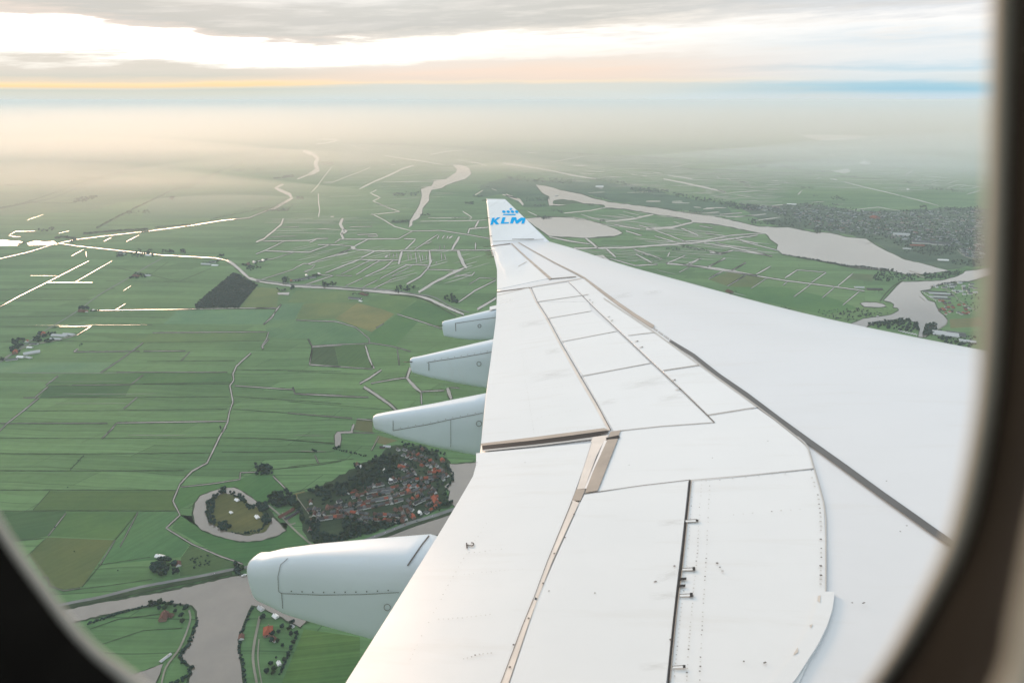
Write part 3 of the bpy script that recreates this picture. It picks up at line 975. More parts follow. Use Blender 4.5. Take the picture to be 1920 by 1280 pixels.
# roads and paths
ROAD = """
A r 4 0,890 60,850 235,725 420,612 560,510 700,430 830,350 890,318 920,296
B r 7 0,572 280,610 560,625 1000,655 1170,682 1330,706 1470,782 1600,822
B v 9 1000,688 1180,700 1300,742 1500,850
D r 13 200,920 320,885 500,850 700,800 860,770 1000,745 1160,712 1290,690 1420,660
D v 16 200,950 330,900 560,850 860,790 1160,728
Ff r 20 600,975 840,895 1080,850 1280,778 1440,715 1620,660 1800,600
Ff v 18 900,895 1090,866 1290,795 1450,732 1630,676 1800,618
D t 9 945,915 950,970 900,1100 830,1200 805,1300 800,1400
D t 13 1300,945 1275,1060 1265,1160 1285,1290 1290,1400
D t 6 1295,1060 1290,1160 1310,1290
D t 9 1340,390 1400,440 1480,520 1590,615
Ff t 8 960,580 1060,660 1200,720
Ff t 7 1090,605 1180,560 1320,525 1420,500
Ff t 8 1485,530 1500,495 1540,475
Ff t 6 780,670 1000,650 1200,600 1400,545
Ff t 6 780,650 700,540
Ff t 6 1400,600 1440,700
Ff t 8 600,640 650,715 690,710
Kk t 9 1180,510 1260,560 1320,620 1400,680 1520,740
Kk t 10 1060,965 1110,930 1190,880 1205,830
Kk v 14 500,640 560,560 640,480 730,430
Kk t 8 1300,90 1370,160 1500,205
E t 8 715,745 780,630
A t 5 430,738 300,770 150,800 0,880
"""
for ln in ROAD.strip().splitlines():
    q = ln.split()
    s = CROP[q[0]][2]
    pts = Z(q[0], [tuple(float(v) for v in p.split(',')) for p in q[3:]])
    pts = [tuple(v) for v in crom(pts, 4)]
    nm, mm, zz = {'r': ('road', 'road', 2.2), 't': ('path', 'track', 2.0), 'v': ('verge', 'bank', 1.8)}[q[1]]
    line(nm, pts, float(q[2]) / s, zz, M[mm], 0.06, 7.0)

# ------------------------------------------------------------------ the airliner: wing, winglet, fairings, window
# the plane of the wing in camera space: Y = PA + PB X + PC d  (right X, down Y, forward d, metres)
PA, PB, PC = 3.066, -0.1408, -0.2602
UP = Vector((PB, -1.0, PC)).normalized()
def onplane(px, py):
    u, v = uv(px, py)
    d = PA / (v - PB * u - PC)
    return Vector((u * d, v * d, d))
def cw(p): return c2w(p.x, p.y, p.z)
WHITE = mat('white_paint', (0.8, 0.815, 0.815), 0.32, 0.5, 0.025, 0.9, 'Object', 0.0, 0, 0.35)
def paint_mat(name, col, rough, coat=0.15):
    m_ = bpy.data.materials.new(name)
    m_.use_nodes = True
    t = m_.node_tree
    b = t.nodes['Principled BSDF']
    g = NT(t)
    b.inputs['Roughness'].default_value = rough
    b.inputs['Coat Weight'].default_value = coat
    b.inputs['Coat Roughness'].default_value = 0.06
    co = g.n('ShaderNodeTexCoord').outputs['Object']
    x, y, z = g.sep(co)
    n_ = g.noise(co, 0.7, 5.0, 0.6)
    # grime smeared along the airflow
    sx = g.m('ADD', g.m('MULTIPLY', x, 0.94), g.m('MULTIPLY', y, -0.342))
    sy = g.m('ADD', g.m('MULTIPLY', x, 0.342), g.m('MULTIPLY', y, 0.94))
    sm = g.noise(g.comb(g.m('MULTIPLY', sx, 0.7), g.m('MULTIPLY', sy, 5.0), 1.0), 1.0, 5.0, 0.65)
    c = g.mix(g.mr(n_, 0.3, 0.7), tuple(k * 0.94 for k in col), col)
    c = g.mix(g.m('MULTIPLY', g.mr(sm, 0.55, 0.85), 0.42), c, (0.5, 0.49, 0.45))
    g.link(c, b.inputs['Base Color'])
    g.link(g.mr(n_, 0.3, 0.7, rough * 0.85, rough * 1.2), b.inputs['Roughness'])
    bp = g.n('ShaderNodeBump')
    bp.inputs['Strength'].default_value = 0.022
    bp.inputs['Distance'].default_value = 0.3
    g.link(g.noise(g.comb(g.m('MULTIPLY', sx, 0.8), g.m('MULTIPLY', sy, 1.6), 2.0), 1.0, 2.0, 0.5), bp.inputs['Height'])
    g.link(bp.outputs[0], b.inputs['Normal'])
    return m_
WHITE = paint_mat('white_paint', (0.655, 0.682, 0.692), 0.32)
FAIRP = paint_mat('shaded_white_paint', (0.58, 0.66, 0.72), 0.42, 0.08)  # white greyed and blued in its colour to imitate the shaded fairing sides
TIPP = paint_mat('lightened_white_paint', (0.84, 0.85, 0.86), 0.3)  # white lightened in its colour so the winglet looks brightly lit
WINGP = paint_mat('cool_grey_paint', (0.60, 0.628, 0.65), 0.34)
GREYP = mat('grey_sealant', (0.11, 0.115, 0.115), 0.6, 0.3, 0.1, 2)
TAN = mat('bare_seal_metal', (0.36, 0.31, 0.26), 0.5, 0.4, 0.15, 2.5)
LTAN = mat('pale_seal_metal', (0.66, 0.6, 0.54), 0.45, 0.4, 0.1, 2.5)
DARK = mat('gap_shadow', (0.02, 0.022, 0.024), 0.7, 0.3)
SEAM = mat('panel_seam', (0.14, 0.13, 0.12), 0.7, 0.2)
MID = mat('mid_seam', (.3, .29, .27), .6)
FAINT = mat('faint_panel_seam', (0.5, 0.49, 0.46), 0.6, 0.2)
BLUE = mat('airline_blue', (0.0, 0.42, 0.86), 0.5, 0.25)
PRIMER = mat('worn_primer', (0.52, 0.48, 0.43), 0.6, 0.3, 0.2, 8)

plane = empty('airplane', cw(onplane(905, 838)))
tag(plane, 'white airliner seen from its cabin: dark oval window frame, long wing and blue lettered winglet', 'airplane')
PLI = Vector(plane.location)
def local(v): return v - PLI
def apart(name, V, Fc, m_, parent=None, smooth=True, mats=None, mi=None):
    """a part of the airliner, given in world space"""
    return mesh(name, [local(v) for v in V], Fc, m_, parent or plane, smooth, mats, mi)
def sub(o, parent):
    o.parent = parent
    return o

TE = [(420, 1700), (480, 1560), (560, 1425), (650, 1280), (740, 1137), (830, 992), (872, 921), (893, 884), (900, 848), (903, 820), (906, 790), (912, 734), (922, 662), (932, 590), (932, 545), (932, 500), (926, 476), (920, 458)]
LE = [(1030, 453), (1076, 466), (1160, 494), (1187, 502), (1300, 533), (1420, 566), (1530, 593), (1640, 617), (1740, 637), (1830, 654), (2130, 716), (2700, 830), (3838, 1057), (4832, 1256), (6000, 1490)]
def le_for(px, py):
    """where the chord that leaves the trailing edge at px, py meets the leading edge in the photo"""
    sl = -0.07
    for (x0, y0), (x1, y1) in zip(LE, LE[1:]):
        m_ = (y1 - y0) / (x1 - x0)
        x = (y0 - m_ * x0 - py + sl * px) / (sl - m_)
        if x <= x1: break
    x = max(x, LE[0][0])
    return x, y0 + m_ * (x - x0)
te = [tuple(v) for v in crom(TE, 4)]
lev = []
NC = 26
Vw, nrow = [], 0
HB = 0.036
for i, (px, py) in enumerate(te):
    a = onplane(px, py)
    if i == len(te) - 1: lx, ly = LE[0]
    else: lx, ly = le_for(px, py)
    b = onplane(lx, ly)
    ch = (b - a).length
    row = []
    for k in range(NC + 1):
        c = k / NC
        h = HB * ch * 4 * c * (1 - c) * (0.75 + 0.5 * c)
        row.append(a.lerp(b, c) + UP * h)
    # round the nose, then the lower skin back to the trailing edge
    tdir = (b - a).normalized()
    r = 0.022 * ch
    for k in range(1, 7):
        an = math.pi * k / 6
        row.append(b + tdir * (r * math.sin(an)) - UP * (r * (1 - math.cos(an))) )
    for k in range(1, 7):
        c = 1 - k / 6
        h = -0.075 * ch * 4 * c * (1 - c) - 0.044 * ch * c - 0.012
        row.append(a.lerp(b, c) + UP * h)
    nrow = len(row)
    Vw += [cw(p) for p in row]
NS = len(te)
Fw = []
for i in range(NS - 1):
    for k in range(nrow):
        k2 = (k + 1) % nrow
        Fw.append((i * nrow + k, (i + 1) * nrow + k, (i + 1) * nrow + k2, i * nrow + k2))
Fw.append(tuple((NS - 1) * nrow + k for k in range(nrow)))
wing = apart('wing_skin', Vw, Fw, WINGP)
# a tree over the upper skin for laying panels on it
Fu = [(i * nrow + k, i * nrow + k + 1, (i + 1) * nrow + k + 1, (i + 1) * nrow + k) for i in range(NS - 1) for k in range(NC)]
bvh = BVHTree.FromPolygons(Vw, Fu)
UPW = cw(UP)
def onskin(px, py, h=0.0):
    u, v = uv(px, py)
    d = c2w(u, v, 1.0).normalized()
    hit = bvh.ray_cast(Vector((0, 0, 0)), d)
    p = hit[0] if hit[0] is not None else cw(onplane(px, py))
    return p + UPW * h
def resample(pts, n):
    P = [Vector(p) for p in pts]
    L = [0]
    for a, b in zip(P, P[1:]): L.append(L[-1] + (b - a).length)
    out = []
    for i in range(n + 1):
        s = L[-1] * i / n
        k = 0
        while k < len(P) - 2 and L[k + 1] < s: k += 1
        t = (s - L[k]) / max(L[k + 1] - L[k], 1e-9)
        out.append(P[k].lerp(P[k + 1], t))
    return out
def patch(name, left, right, h, m_, parent=None, n=16, m=8, skirt=True):
    """a panel lying on the skin between two courses in the photo, with a thin edge all round"""
    A, B = resample(left, n), resample(right, n)
    V, Fc = [], []
    for i in range(n + 1):
        for j in range(m + 1):
            q = A[i].lerp(B[i], j / m)
            V.append(onskin(q.x, q.y, h))
    for i in range(n):
        for j in range(m):
            a = i * (m + 1) + j
            Fc.append((a, a + 1, a + m + 2, a + m + 1))
    if skirt:
        ring = [j for j in range(m + 1)] + [i * (m + 1) + m for i in range(1, n + 1)] + [n * (m + 1) + j for j in range(m - 1, -1, -1)] + [i * (m + 1) for i in range(n - 1, 0, -1)]
        b0, nr_ = len(V), len(ring)
        for q in ring: V.append(V[q])
        for q in ring: V.append(V[q] - UPW * (h + 0.004))
        for i in range(nr_):
            j = (i + 1) % nr_
            Fc.append((b0 + i, b0 + nr_ + i, b0 + nr_ + j, b0 + j))
    o = apart(name, V, Fc, m_, parent)
    # keep normals pointing up
    if o.data.polygons[0].normal.dot(UPW) < 0: o.data.flip_normals()
    return o
def seam(name, pts, w, h, m_, parent=None, ws=None):
    a, b = strip_px(pts, w, 0, 14.0, ws)
    V = [onskin(p.x, p.y, h) for p in a] + [onskin(p.x, p.y, h) for p in b]
    n = len(a)
    o = apart(name, V, [(i, i + 1, n + i + 1, n + i) for i in range(n - 1)], m_, parent)
    if o.data.polygons[0].normal.dot(UPW) < 0: o.data.flip_normals()
    return o
def poly(name, pts, h, m_, parent=None):
    V = [onskin(x, y, h) for x, y in pts]
    return apart(name, V, [tuple(range(len(V)))], m_, parent, False)

# movable surfaces
lineA = [(994, 540), (1006, 567), (1026, 599), (1049, 643), (1085, 706), (1115, 758), (1144, 810)]
lineB = [(1066, 530), (1088, 554), (1113, 577), (1155, 617), (1223, 682), (1282, 737), (1339, 793)]
flap_o = patch('flap', [(932, 548), (930, 600), (922, 662), (913, 734), (907, 790), (902, 834)], [(992, 541), (1004, 568), (1024, 600), (1047, 644), (1082, 707), (1112, 758), (1138, 806)], 0.012, WHITE, n=24)
ail = patch('aileron', [(920, 462), (926, 480), (932, 505), (932, 543)], [(957, 459), (984, 483), (1008, 504), (1030, 522), ], 0.008, WHITE, n=14)
fx = patch('flap', [(893, 851), (893, 884), (872, 921), (830, 992), (740, 1137), (650, 1280), (560, 1425)], [(1109, 832), (1094, 880), (1072, 941), (1003, 1124), (941, 1282), (880, 1440), (830, 1570)], 0.012, WHITE, n=30)
sp_i = patch('spoiler', [(1097, 928), (1088, 945), (1009, 1124), (958, 1280), (890, 1470)], [(1291, 904), (1283, 981), (1267, 1120), (1250, 1280), (1225, 1480)], 0.016, WHITE, n=24)
def cutA(t): return resample(lineA, 100)[int(round(t * 100))]
divA = [(994, 540), (1006, 567), (1026, 598), (1051, 642), (1088, 707), (1144, 810)]
divB = [(1066, 530), (1104, 566), (1110, 584), (1157, 622), (1221, 682), (1339, 793)]
for k in range(5):
    a0, a1, b0, b1 = Vector(divA[k]), Vector(divA[k + 1]), Vector(divB[k]), Vector(divB[k + 1])
    s_ = 0.5 + 0.3 * k / 4
    o = patch('spoiler', [a0 + Vector((4.5 + k * .5, s_ * .3)), a1 + Vector((4.5 + k * .7, -s_ * .3))], [b0 + Vector((-1.0, s_ * .3)), b1 + Vector((-1.2, -s_ * .3))], 0.008, WHITE, n=8, m=8)
shroud = patch('upper_panel', [(1296, 905), (1288, 985), (1273, 1120), (1258, 1280), (1240, 1440)], [(1526, 882), (1545, 950), (1549, 1060), (1546, 1180), (1490, 1282)][:4] + [(1480, 1320)], 0.01, WHITE, n=20, m=12)

patch('upper_panel', [(1067, 528), (1078, 538), (1115, 575), (1157, 615), (1225, 680), (1284, 735), (1342, 792)], [(1096, 523), (1132, 551), (1190, 593), (1225, 615), (1256, 641), (1310, 684), (1400, 749), (1420, 764)], 0.007, WHITE, n=24, m=8)
patch('upper_panel', [(1150, 812), (1128, 868), (1100, 926)], [(1420, 767), (1454, 790), (1494, 822), (1513, 839), (1524, 874), (1526, 880)], 0.009, WHITE, n=20, m=14)
# gaps, seals and seams
gB = [(1066, 530), (1076.5, 540), (1113, 577), (1155, 617), (1223, 682), (1282, 737), (1340, 794)]
seam('hinge_gap', gB, 2, 0.0135, SEAM, ws=[.6, .65, .8, 1.0, 1.2, 1.5, 2.0])
seam('seal_strip', [(993, 540), (1005, 567), (1025, 599), (1048, 643), (1084, 706), (1114, 758), (1142, 808)], 5, 0.006, LTAN, ws=[2.5, 3, 3.6, 4.2, 5.5, 7, 9])
seam('hinge_gap', [(996, 540), (1008, 567), (1028.5, 599), (1052, 643), (1088.5, 706), (1119, 758), (1146, 809)], 2, 0.0136, SEAM, ws=[.6, .7, .8, .9, 1.1, 1.3, 1.6])
for k in (2, 3, 4): seam('panel_seam', [divA[k], divB[k]], .5 + .1 * k, 0.0145, MID if k > 3 else FAINT)
seam('panel_seam', [(1006, 567), (1104, 553)], 0.9, 0.0145, FAINT)
seam('panel_seam', [(1146, 811), (1240, 801), (1339, 794)], 1.0, 0.0145, MID)
seam('panel_seam', [(932, 548.5), (994, 540)], 2, 0.0145, SEAM)
seam('panel_seam', [(919, 462.5), (957, 457.5)], 1.4, 0.0145, SEAM)
seam('panel_seam', [(932, 555), (1005, 537), (1060, 528), (1090, 523)], 1.0, 0.0148, FAINT)
seam('panel_seam', [(1033, 523.5), (1080, 519.5)], 1.2, 0.0145, SEAM)
seam('panel_seam', [(972, 500), (988, 491)], 1.2, 0.0145, FAINT)
seam('hinge_gap', [(959, 457), (978, 475), (1000, 495), (1033, 524)], 4, 0.0137, TAN, ws=[1.8, 2.6, 3.6, 4.8])
seam('seal_strip', [(972, 455), (1000, 471), (1040, 493), (1080, 513), (1096, 522), (1110, 533), (1132, 550), (1160, 571), (1190, 592), (1225.6, 614.5)], 5, 0.0138, TAN, ws=[1.2, 1.6, 2.0, 2.6, 3.0, 4, 5, 6, 6.5, 7])
seam('seal_strip', [(1256, 640), (1300, 667), (1347, 705), (1400, 742), (1460, 788), (1517, 830), (1585, 879), (1653, 929), (1712, 971), (1772, 1014), (1850, 1072), (1960, 1154)], 10, 0.0138, GREYP, ws=[5, 6, 7.5, 8.5, 9.5, 10.5, 11.5, 12, 12.5, 13, 14, 15])
# stencilled warning between the two strips: a row of small grey marks
for k in range(22):
    t0, t1 = k / 22, (k + 0.62 + 0.2 * (k % 3 == 0)) / 22
    p0 = Vector((1226, 617)).lerp(Vector((1259, 640)), t0); p1 = Vector((1226, 617)).lerp(Vector((1259, 640)), t1)
    if k % 7 != 5: seam('stencil', [p0, p1], 3.2, 0.0142, mat('stencil_grey', (.38, .37, .36), .6) if k == 0 else bpy.data.materials['stencil_grey'])
cF = [(1036, 500), (1072, 515), (1096, 533), (1132, 560), (1226, 623), (1310, 684), (1400, 749), (1454, 789), (1494, 821), (1508, 833), (1515, 842), (1524, 874), (1536, 915), (1544, 945), (1548, 975), (1548, 1017), (1548, 1112)]
seam('panel_seam', cF[3:], 1.6, 0.0152, FAINT)
seam('panel_seam', [(x + 1.6, y - 0.8) for x, y in cF[8:]], 1.6, 0.0151, SEAM if False else mat('soft_seam', (.36, .37, .37), .6))
seam('panel_seam', [(1178, 630), (1228, 624)], 1.0, 0.0145, FAINT)
seam('panel_seam', [(1244, 696), (1311, 686)], 1.3, 0.0145, MID)
seam('panel_seam', [(1327, 780), (1415, 766)], 1.3, 0.0145, MID)
seam('panel_seam', [(1294, 903), (1400, 894), (1526, 881)], .9, 0.0165, MID)
seam('panel_seam', [(1096, 929), (1200, 914), (1294, 903)], 1.2, 0.0195, SEAM)
seam('hinge_gap', [(1294, 903), (1290, 945), (1286, 981), (1282, 1025), (1277, 1069), (1270, 1120), (1264, 1171), (1258, 1232), (1254, 1280), (1246, 1380)], 5, 0.019, DARK, ws=[3.4, 3.6, 4, 4.6, 5, 4.4, 4.6, 4.2, 4, 4])
seam('hinge_edge', [(1297, 903), (1289, 981), (1280, 1069), (1273, 1120), (1267, 1171), (1257, 1280)], 1.2, 0.0192, TAN)
# inboard flap seals
poly('seal_plate', [(1110, 832), (1133, 829), (1118, 860), (1096, 919), (1082, 920)], 0.0185, LTAN)
poly('seal_plate', [(1133, 829), (1140, 828), (1124, 862), (1100, 919), (1096, 919)], 0.0187, mat('bright_metal', (.75, .72, .69), .4))
poly('seal_plate', [(1140, 825), (1160, 823), (1121, 923), (1097, 927), (1112, 888)], 0.0189, TAN)
poly('seal_plate', [(1145, 812), (1164, 809), (1160, 821), (1140, 824)], 0.0191, TAN)
poly('seal_bolt', [(1136, 824), (1160, 819), (1163, 822), (1159, 825), (1138, 827)], 0.021, DARK)
poly('seal_plate', [(1081, 920), (1098, 920), (1089, 942), (1073, 941)], 0.0191, TAN)
poly('seal_plate', [(1112, 822), (1141, 818), (1136, 829), (1108, 832)], 0.0189, LTAN)
seam('seal_strip', [(1080, 943), (1060, 990), (1032, 1056), (1006, 1124)], 11, 0.018, LTAN, ws=[13, 11, 8, 5])
seam('seal_strip', [(1003, 1128), (985, 1178), (967, 1228), (949, 1280), (915, 1370)], 11, 0.018, LTAN, ws=[8, 9, 11, 13, 14])
seam('panel_seam', [(1073, 943), (1054, 990), (1027, 1056), (1002, 1124), (980, 1178), (942, 1280), (906, 1370)], 1.1, 0.0205, SEAM)
seam('panel_seam', [(1087, 944), (1066, 990), (1036, 1056), (1009, 1126), (990, 1178), (956, 1280), (924, 1370)], 1.0, 0.0205, FAINT)
# the step between the two flaps
poly('flap_end', [(901, 834), (1000, 822), (1070, 813), (1133, 805), (1143, 809), (1070, 819), (1000, 828), (905, 838.5)], 0.0185, TAN)
poly('flap_gap', [(904, 838), (1000, 828), (1070, 819), (1143, 810), (1140, 814), (1112, 821), (1060, 829), (1000, 836), (905, 846)], 0.0187, DARK)
poly('flap_end', [(905, 846), (1000, 836.5), (1060, 829.5), (1112, 822), (1112, 826), (1060, 832.5), (1000, 839.5), (905, 849)], 0.0189, mat('grey_flap_edge', (.42, .42, .41), .5))
# hinge fittings of the inboard spoiler
for (x, y, w_, h_) in ((1307, 980, 6, 3.4), (1301, 1071, 6, 7), (1296, 1120, 7, 8), (1283, 1255, 6, 6)):
    poly('hinge_slot', [(x - 22, y - 1.5), (x, y - 3), (x, y), (x - 22, y + 1.2)], 0.0212, SEAM)
    poly('hinge_slot', [(x - 21, y - .2), (x - 1, y - 1.4), (x - 1, y + 2.4), (x - 21, y + 3)], 0.0215, WHITE)
    poly('hinge_slot', [(x - 2, y - h_ / 2), (x + w_ / 2, y - h_ / 2), (x + w_ / 2, y + h_ / 2), (x - 2, y + h_ / 2)], 0.022, DARK)
for (x, y) in ((1281, 1090), (1279, 1103)):
    poly('hinge_slot', [(x - 7, y - 2), (x + 7, y - 2.8), (x + 6, y + 2), (x - 7, y + 2.6)], 0.022, DARK)
for (x, y) in ((1191, 641), (1200, 652), (1261, 714), (1271, 732), (1138, 595), (1144, 602), (1102, 563), (1107, 568)):
    k_ = (y - 540) / 190
    poly('hinge_slot', [(x + 4 - 9 * k_, y + .6), (x + 5, y - .8), (x + 5.4, y + .3), (x + 4.4 - 8 * k_, y + 1.6)], 0.016, FAINT)
    poly('hinge_slot', [(x + 3, y - .8 * k_), (x + 6, y - 1.1 * k_), (x + 6.2, y + .7 * k_), (x + 3, y + .8 * k_)], 0.0165, DARK)
# doubler along the wing root
tabm = patch('root_doubler', [(1533, 1121), (1526, 1157), (1512, 1187), (1485, 1238), (1449, 1280), (1380, 1350)], [(1565, 1116), (1562, 1144), (1552, 1176), (1535, 1212), (1490, 1282), (1420, 1360)], 0.022, WHITE, n=18, m=4)
tab2 = poly('root_doubler', [(1533, 1121), (1548, 1114), (1565, 1115), (1556, 1122)], 0.0222, WHITE)
for pts in ([(1534, 1123), (1539, 1122), (1538, 1136), (1533, 1132)], [(1518, 1178), (1524, 1176), (1521, 1184)], [(1489, 1231), (1496, 1220), (1497, 1229), (1488, 1235)]):
    poly('worn_patch', pts, 0.0245, PRIMER)

# soft smears of grime behind the hinge fittings
GR = bpy.data.materials.new('grime')
GR.use_nodes = True
gg = NT(GR.node_tree)
gb = GR.node_tree.nodes['Principled BSDF']
gb.inputs['Base Color'].default_value = (.34, .31, .25, 1)
gb.inputs['Roughness'].default_value = .5
gco = gg.n('ShaderNodeUVMap').outputs[0]
gx, gy, _ = gg.sep(gco)
fx_ = gg.m('SUBTRACT', 1.0, gg.m('POWER', gg.m('ABSOLUTE', gg.m('MULTIPLY_ADD', gx, 2.0, -1.0)), 2.0))
fy_ = gg.m('SUBTRACT', 1.0, gg.m('POWER', gg.m('ABSOLUTE', gg.m('MULTIPLY_ADD', gy, 2.0, -1.0)), 2.0))
gn = gg.noise(gg.comb(gg.m('MULTIPLY', gx, 3.0), gg.m('MULTIPLY', gy, 7.0)), 1.0, 5.0, .65)
gg.link(gg.m('MULTIPLY', gg.m('MULTIPLY', fx_, fy_), gg.mr(gn, .38, .75, 0, .2), clamp=True), gb.inputs['Alpha'])
def smear(x0, y0, x1, y1, hh, parent):
    nx, ny = 10, 4
    V, Fc, U = [], [], []
    for i in range(nx + 1):
        for j in range(ny + 1):
            t, s = i / nx, j / ny
            V.append(onskin(x0 + (x1 - x0) * t, y0 + (y1 - y0) * t + (s - .5) * hh, 0.0172)); U.append((t, s))
    for i in range(nx):
        for j in range(ny):
            a = i * (ny + 1) + j
            Fc.append((a, a + 1, a + ny + 2, a + ny + 1))
    o = apart('grime_smear', V, Fc, GR, parent)
    ul = o.data.uv_layers.new(name='UVMap')
    for l in o.data.loops: ul.data[l.index].uv = U[l.vertex_index]
    if o.data.polygons[0].normal.dot(UPW) < 0: o.data.flip_normals()
for q_ in ((970, 612, 1030, 604, 12), (992, 712, 1082, 698, 20), (1020, 663, 1055, 657, 12), (1115, 760, 1160, 752, 12), (1160, 728, 1260, 712, 18), (1230, 752, 1290, 742, 14), (1205, 552, 1245, 547, 8), (1228, 1090, 1290, 1072, 20), (1215, 1122, 1290, 1118, 18), (1230, 985, 1290, 981, 14), (1195, 1255, 1268, 1252, 18), (1140, 560, 1190, 552, 12)):
    smear(*q_, fx if q_[0] < 900 else flap_o)

# rivets and fasteners: small discs set along rows
RV, RF, RM = [], [], []
def rivet(px, py, r=0.006, dark=0, h=0.021):
    p = onskin(px, py, h)
    t1 = UPW.cross(Vector((0, 1, 0))).normalized()
    t2 = UPW.cross(t1)
    b = len(RV)
    for k in range(6):
        a = k * math.pi / 3
        RV.append(p + t1 * (r * math.cos(a)) + t2 * (r * math.sin(a)))
    RF.append(tuple(b + k for k in range(6)))
    RM.append(dark)
rr_ = random.Random(3)
def row(pts, n, r=0.005, pdark=0.15, jit=0.6, skip=0.12):
    for q in resample(pts, n):
        if rr_.random() < skip: continue
        rivet(q.x + rr_.uniform(-jit, jit), q.y + rr_.uniform(-jit, jit), r * rr_.uniform(.7, 1.25), 1 if rr_.random() < pdark else 0)
row([(1299, 912), (1296, 960), (1290, 1040), (1281, 1120), (1272, 1200), (1264, 1280)], 46)
row([(1316, 905), (1312, 960), (1308, 1040), (1300, 1120), (1293, 1200), (1288, 1280)], 52)
row([(1331, 906), (1329, 960), (1325, 1040), (1320, 1120), (1316, 1200), (1312, 1280)], 44, pdark=.35)
row([(1521, 892), (1534, 935), (1539, 975), (1540, 1040), (1539, 1108)], 26, 0.008, .5)
row([(1546, 1130), (1536, 1165), (1520, 1196), (1500, 1235), (1470, 1270)], 8, 0.012, .1, .5, 0)
row([(1300, 908), (1400, 898), (1522, 886)], 9, 0.006, .2)
row([(913, 985), (893, 1015), (870, 1050), (840, 1103), (800, 1180), (770, 1240)], 30, 0.004, .1, .5, .2)
row([(880, 1040), (905, 1038), (940, 1033)], 6, 0.005, .4)
row([(815, 1166), (870, 1162), (920, 1156)], 12, 0.004, .1)
row([(863, 1082), (920, 1076), (980, 1070)], 14, 0.003, .1)
row([(870, 1240), (895, 1232), (930, 1228)], 8, 0.005, .3)
row([(1376, 969), (1420, 965), (1500, 959)], 7, 0.006, .4)
row([(1345, 1060), (1355, 1075)], 2, 0.008, .6)
for (a, b, n) in (([972, 557], [984, 705], 40), ([984, 705], [1002, 815], 44), ([977, 557], [990, 705], 30), ([996, 728], [1086, 716], 16), ([998, 734], [1090, 722], 16), ([1003, 762], [1105, 742], 15), ([1008, 787], [1115, 762], 14), ([1010, 813], [1130, 802], 18), ([930, 669], [982, 661], 18)):
    row([a, b], n, 0.0045, .02, .3, .15)
for (x, y) in ((1228, 1095), (1116, 1116), (1540, 1140), (1618, 1136), (1688, 1001), (1662, 906), (1440, 830), (1598, 1135), (1700, 990), (1395, 1245), (1433, 1248), (1030, 1112), (895, 870), (985, 870), (1180, 875), (1336, 862)):
    rivet(x, y, 0.0055, 1)
    if x in (1228, 1618, 1433): rivet(x + 2.5, y - 1, 0.006, 1)
for (x, y) in ((1265, 1066), (1258, 1205), (1077, 968), (1060, 1012), (1040, 1042), (1019, 1098), (992, 1164), (964, 1214), (957, 1256)):
    rivet(x, y, 0.008, 1, 0.024)
rv = apart('rivet', RV, RF, None, None, False, [mat('faint_rivet', (.45, .45, .43), .5), SEAM], RM)
rv['kind'] = 'stuff'

# the figure 2 painted on the inboard flap
TWO = [(878, 1030), (876, 1022.5), (879, 1027.5), (885, 1025), (889, 1022)]
seam('flap_number', [(875.5, 1021.5), (876.5, 1032)], 2.2, 0.0225, DARK, fx)
seam('flap_number', [tuple(v) for v in crom([(876, 1025), (881, 1026.5), (886, 1027), (889, 1024.5), (887.5, 1021.8), (884, 1021.5)], 4)], 1.8, 0.0226, DARK, fx)

# static dischargers along the outer trailing edge
def tube(name, a, b, r0, r1, m_, parent=None, n=8):
    ax = (b - a).normalized()
    t1 = ax.cross(Vector((0.3, 0.2, 1))).normalized(); t2 = ax.cross(t1)
    V = [q + t1 * (r * math.cos(2 * math.pi * k / n)) + t2 * (r * math.sin(2 * math.pi * k / n)) for q, r in ((a, r0), (b, r1)) for k in range(n)]
    Fc = [(k, (k + 1) % n, n + (k + 1) % n, n + k) for k in range(n)] + [tuple(range(n))[::-1], tuple(range(n, 2 * n))]
    return apart(name, V, Fc, m_, parent)
AFT = Vector((-0.9397, 0.0433, 0.342))
WICK = mat('discharger_grey', (.12, .1, .09), .6)
for (x, y) in ((926, 470), (927, 473.5), (928, 476.5), (921.5, 461.5), (930, 481)):
    p = onplane(x, y)
    tube('static_discharger', cw(p), cw(p + AFT * 0.34), 0.012, 0.006, WICK)
for k, (x, y) in enumerate(((926, 469), (927.5, 472), (928.5, 475), (929.5, 478))):
    p = onplane(x, y)
    tube('hinge_lug', cw(p), cw(p + AFT * 0.13), 0.03, 0.02, LTAN)

# winglet
P0, P1, P2 = onplane(920, 459), onplane(1031, 454), None
u_, v_ = uv(912, 373)
P2 = Vector((u_ * 27.9, v_ * 27.9, 27.9))
wn = (P1 - P0).cross(P2 - P0).normalized()
if wn.z > 0: wn = -wn
def onwl(px, py, off=0.0):
    u, v = uv(px, py)
    d = Vector((u, v, 1.0))
    t = P0.dot(wn) / d.dot(wn)
    return d * t + wn * off
wl_out = [(920, 460), (916, 420), (912, 374.5), (914, 373), (930, 372.5), (944, 373), (948, 375), (985, 412), (1008, 434), (1031, 454)]
wl = [onwl(x, y) for x, y in wl_out]
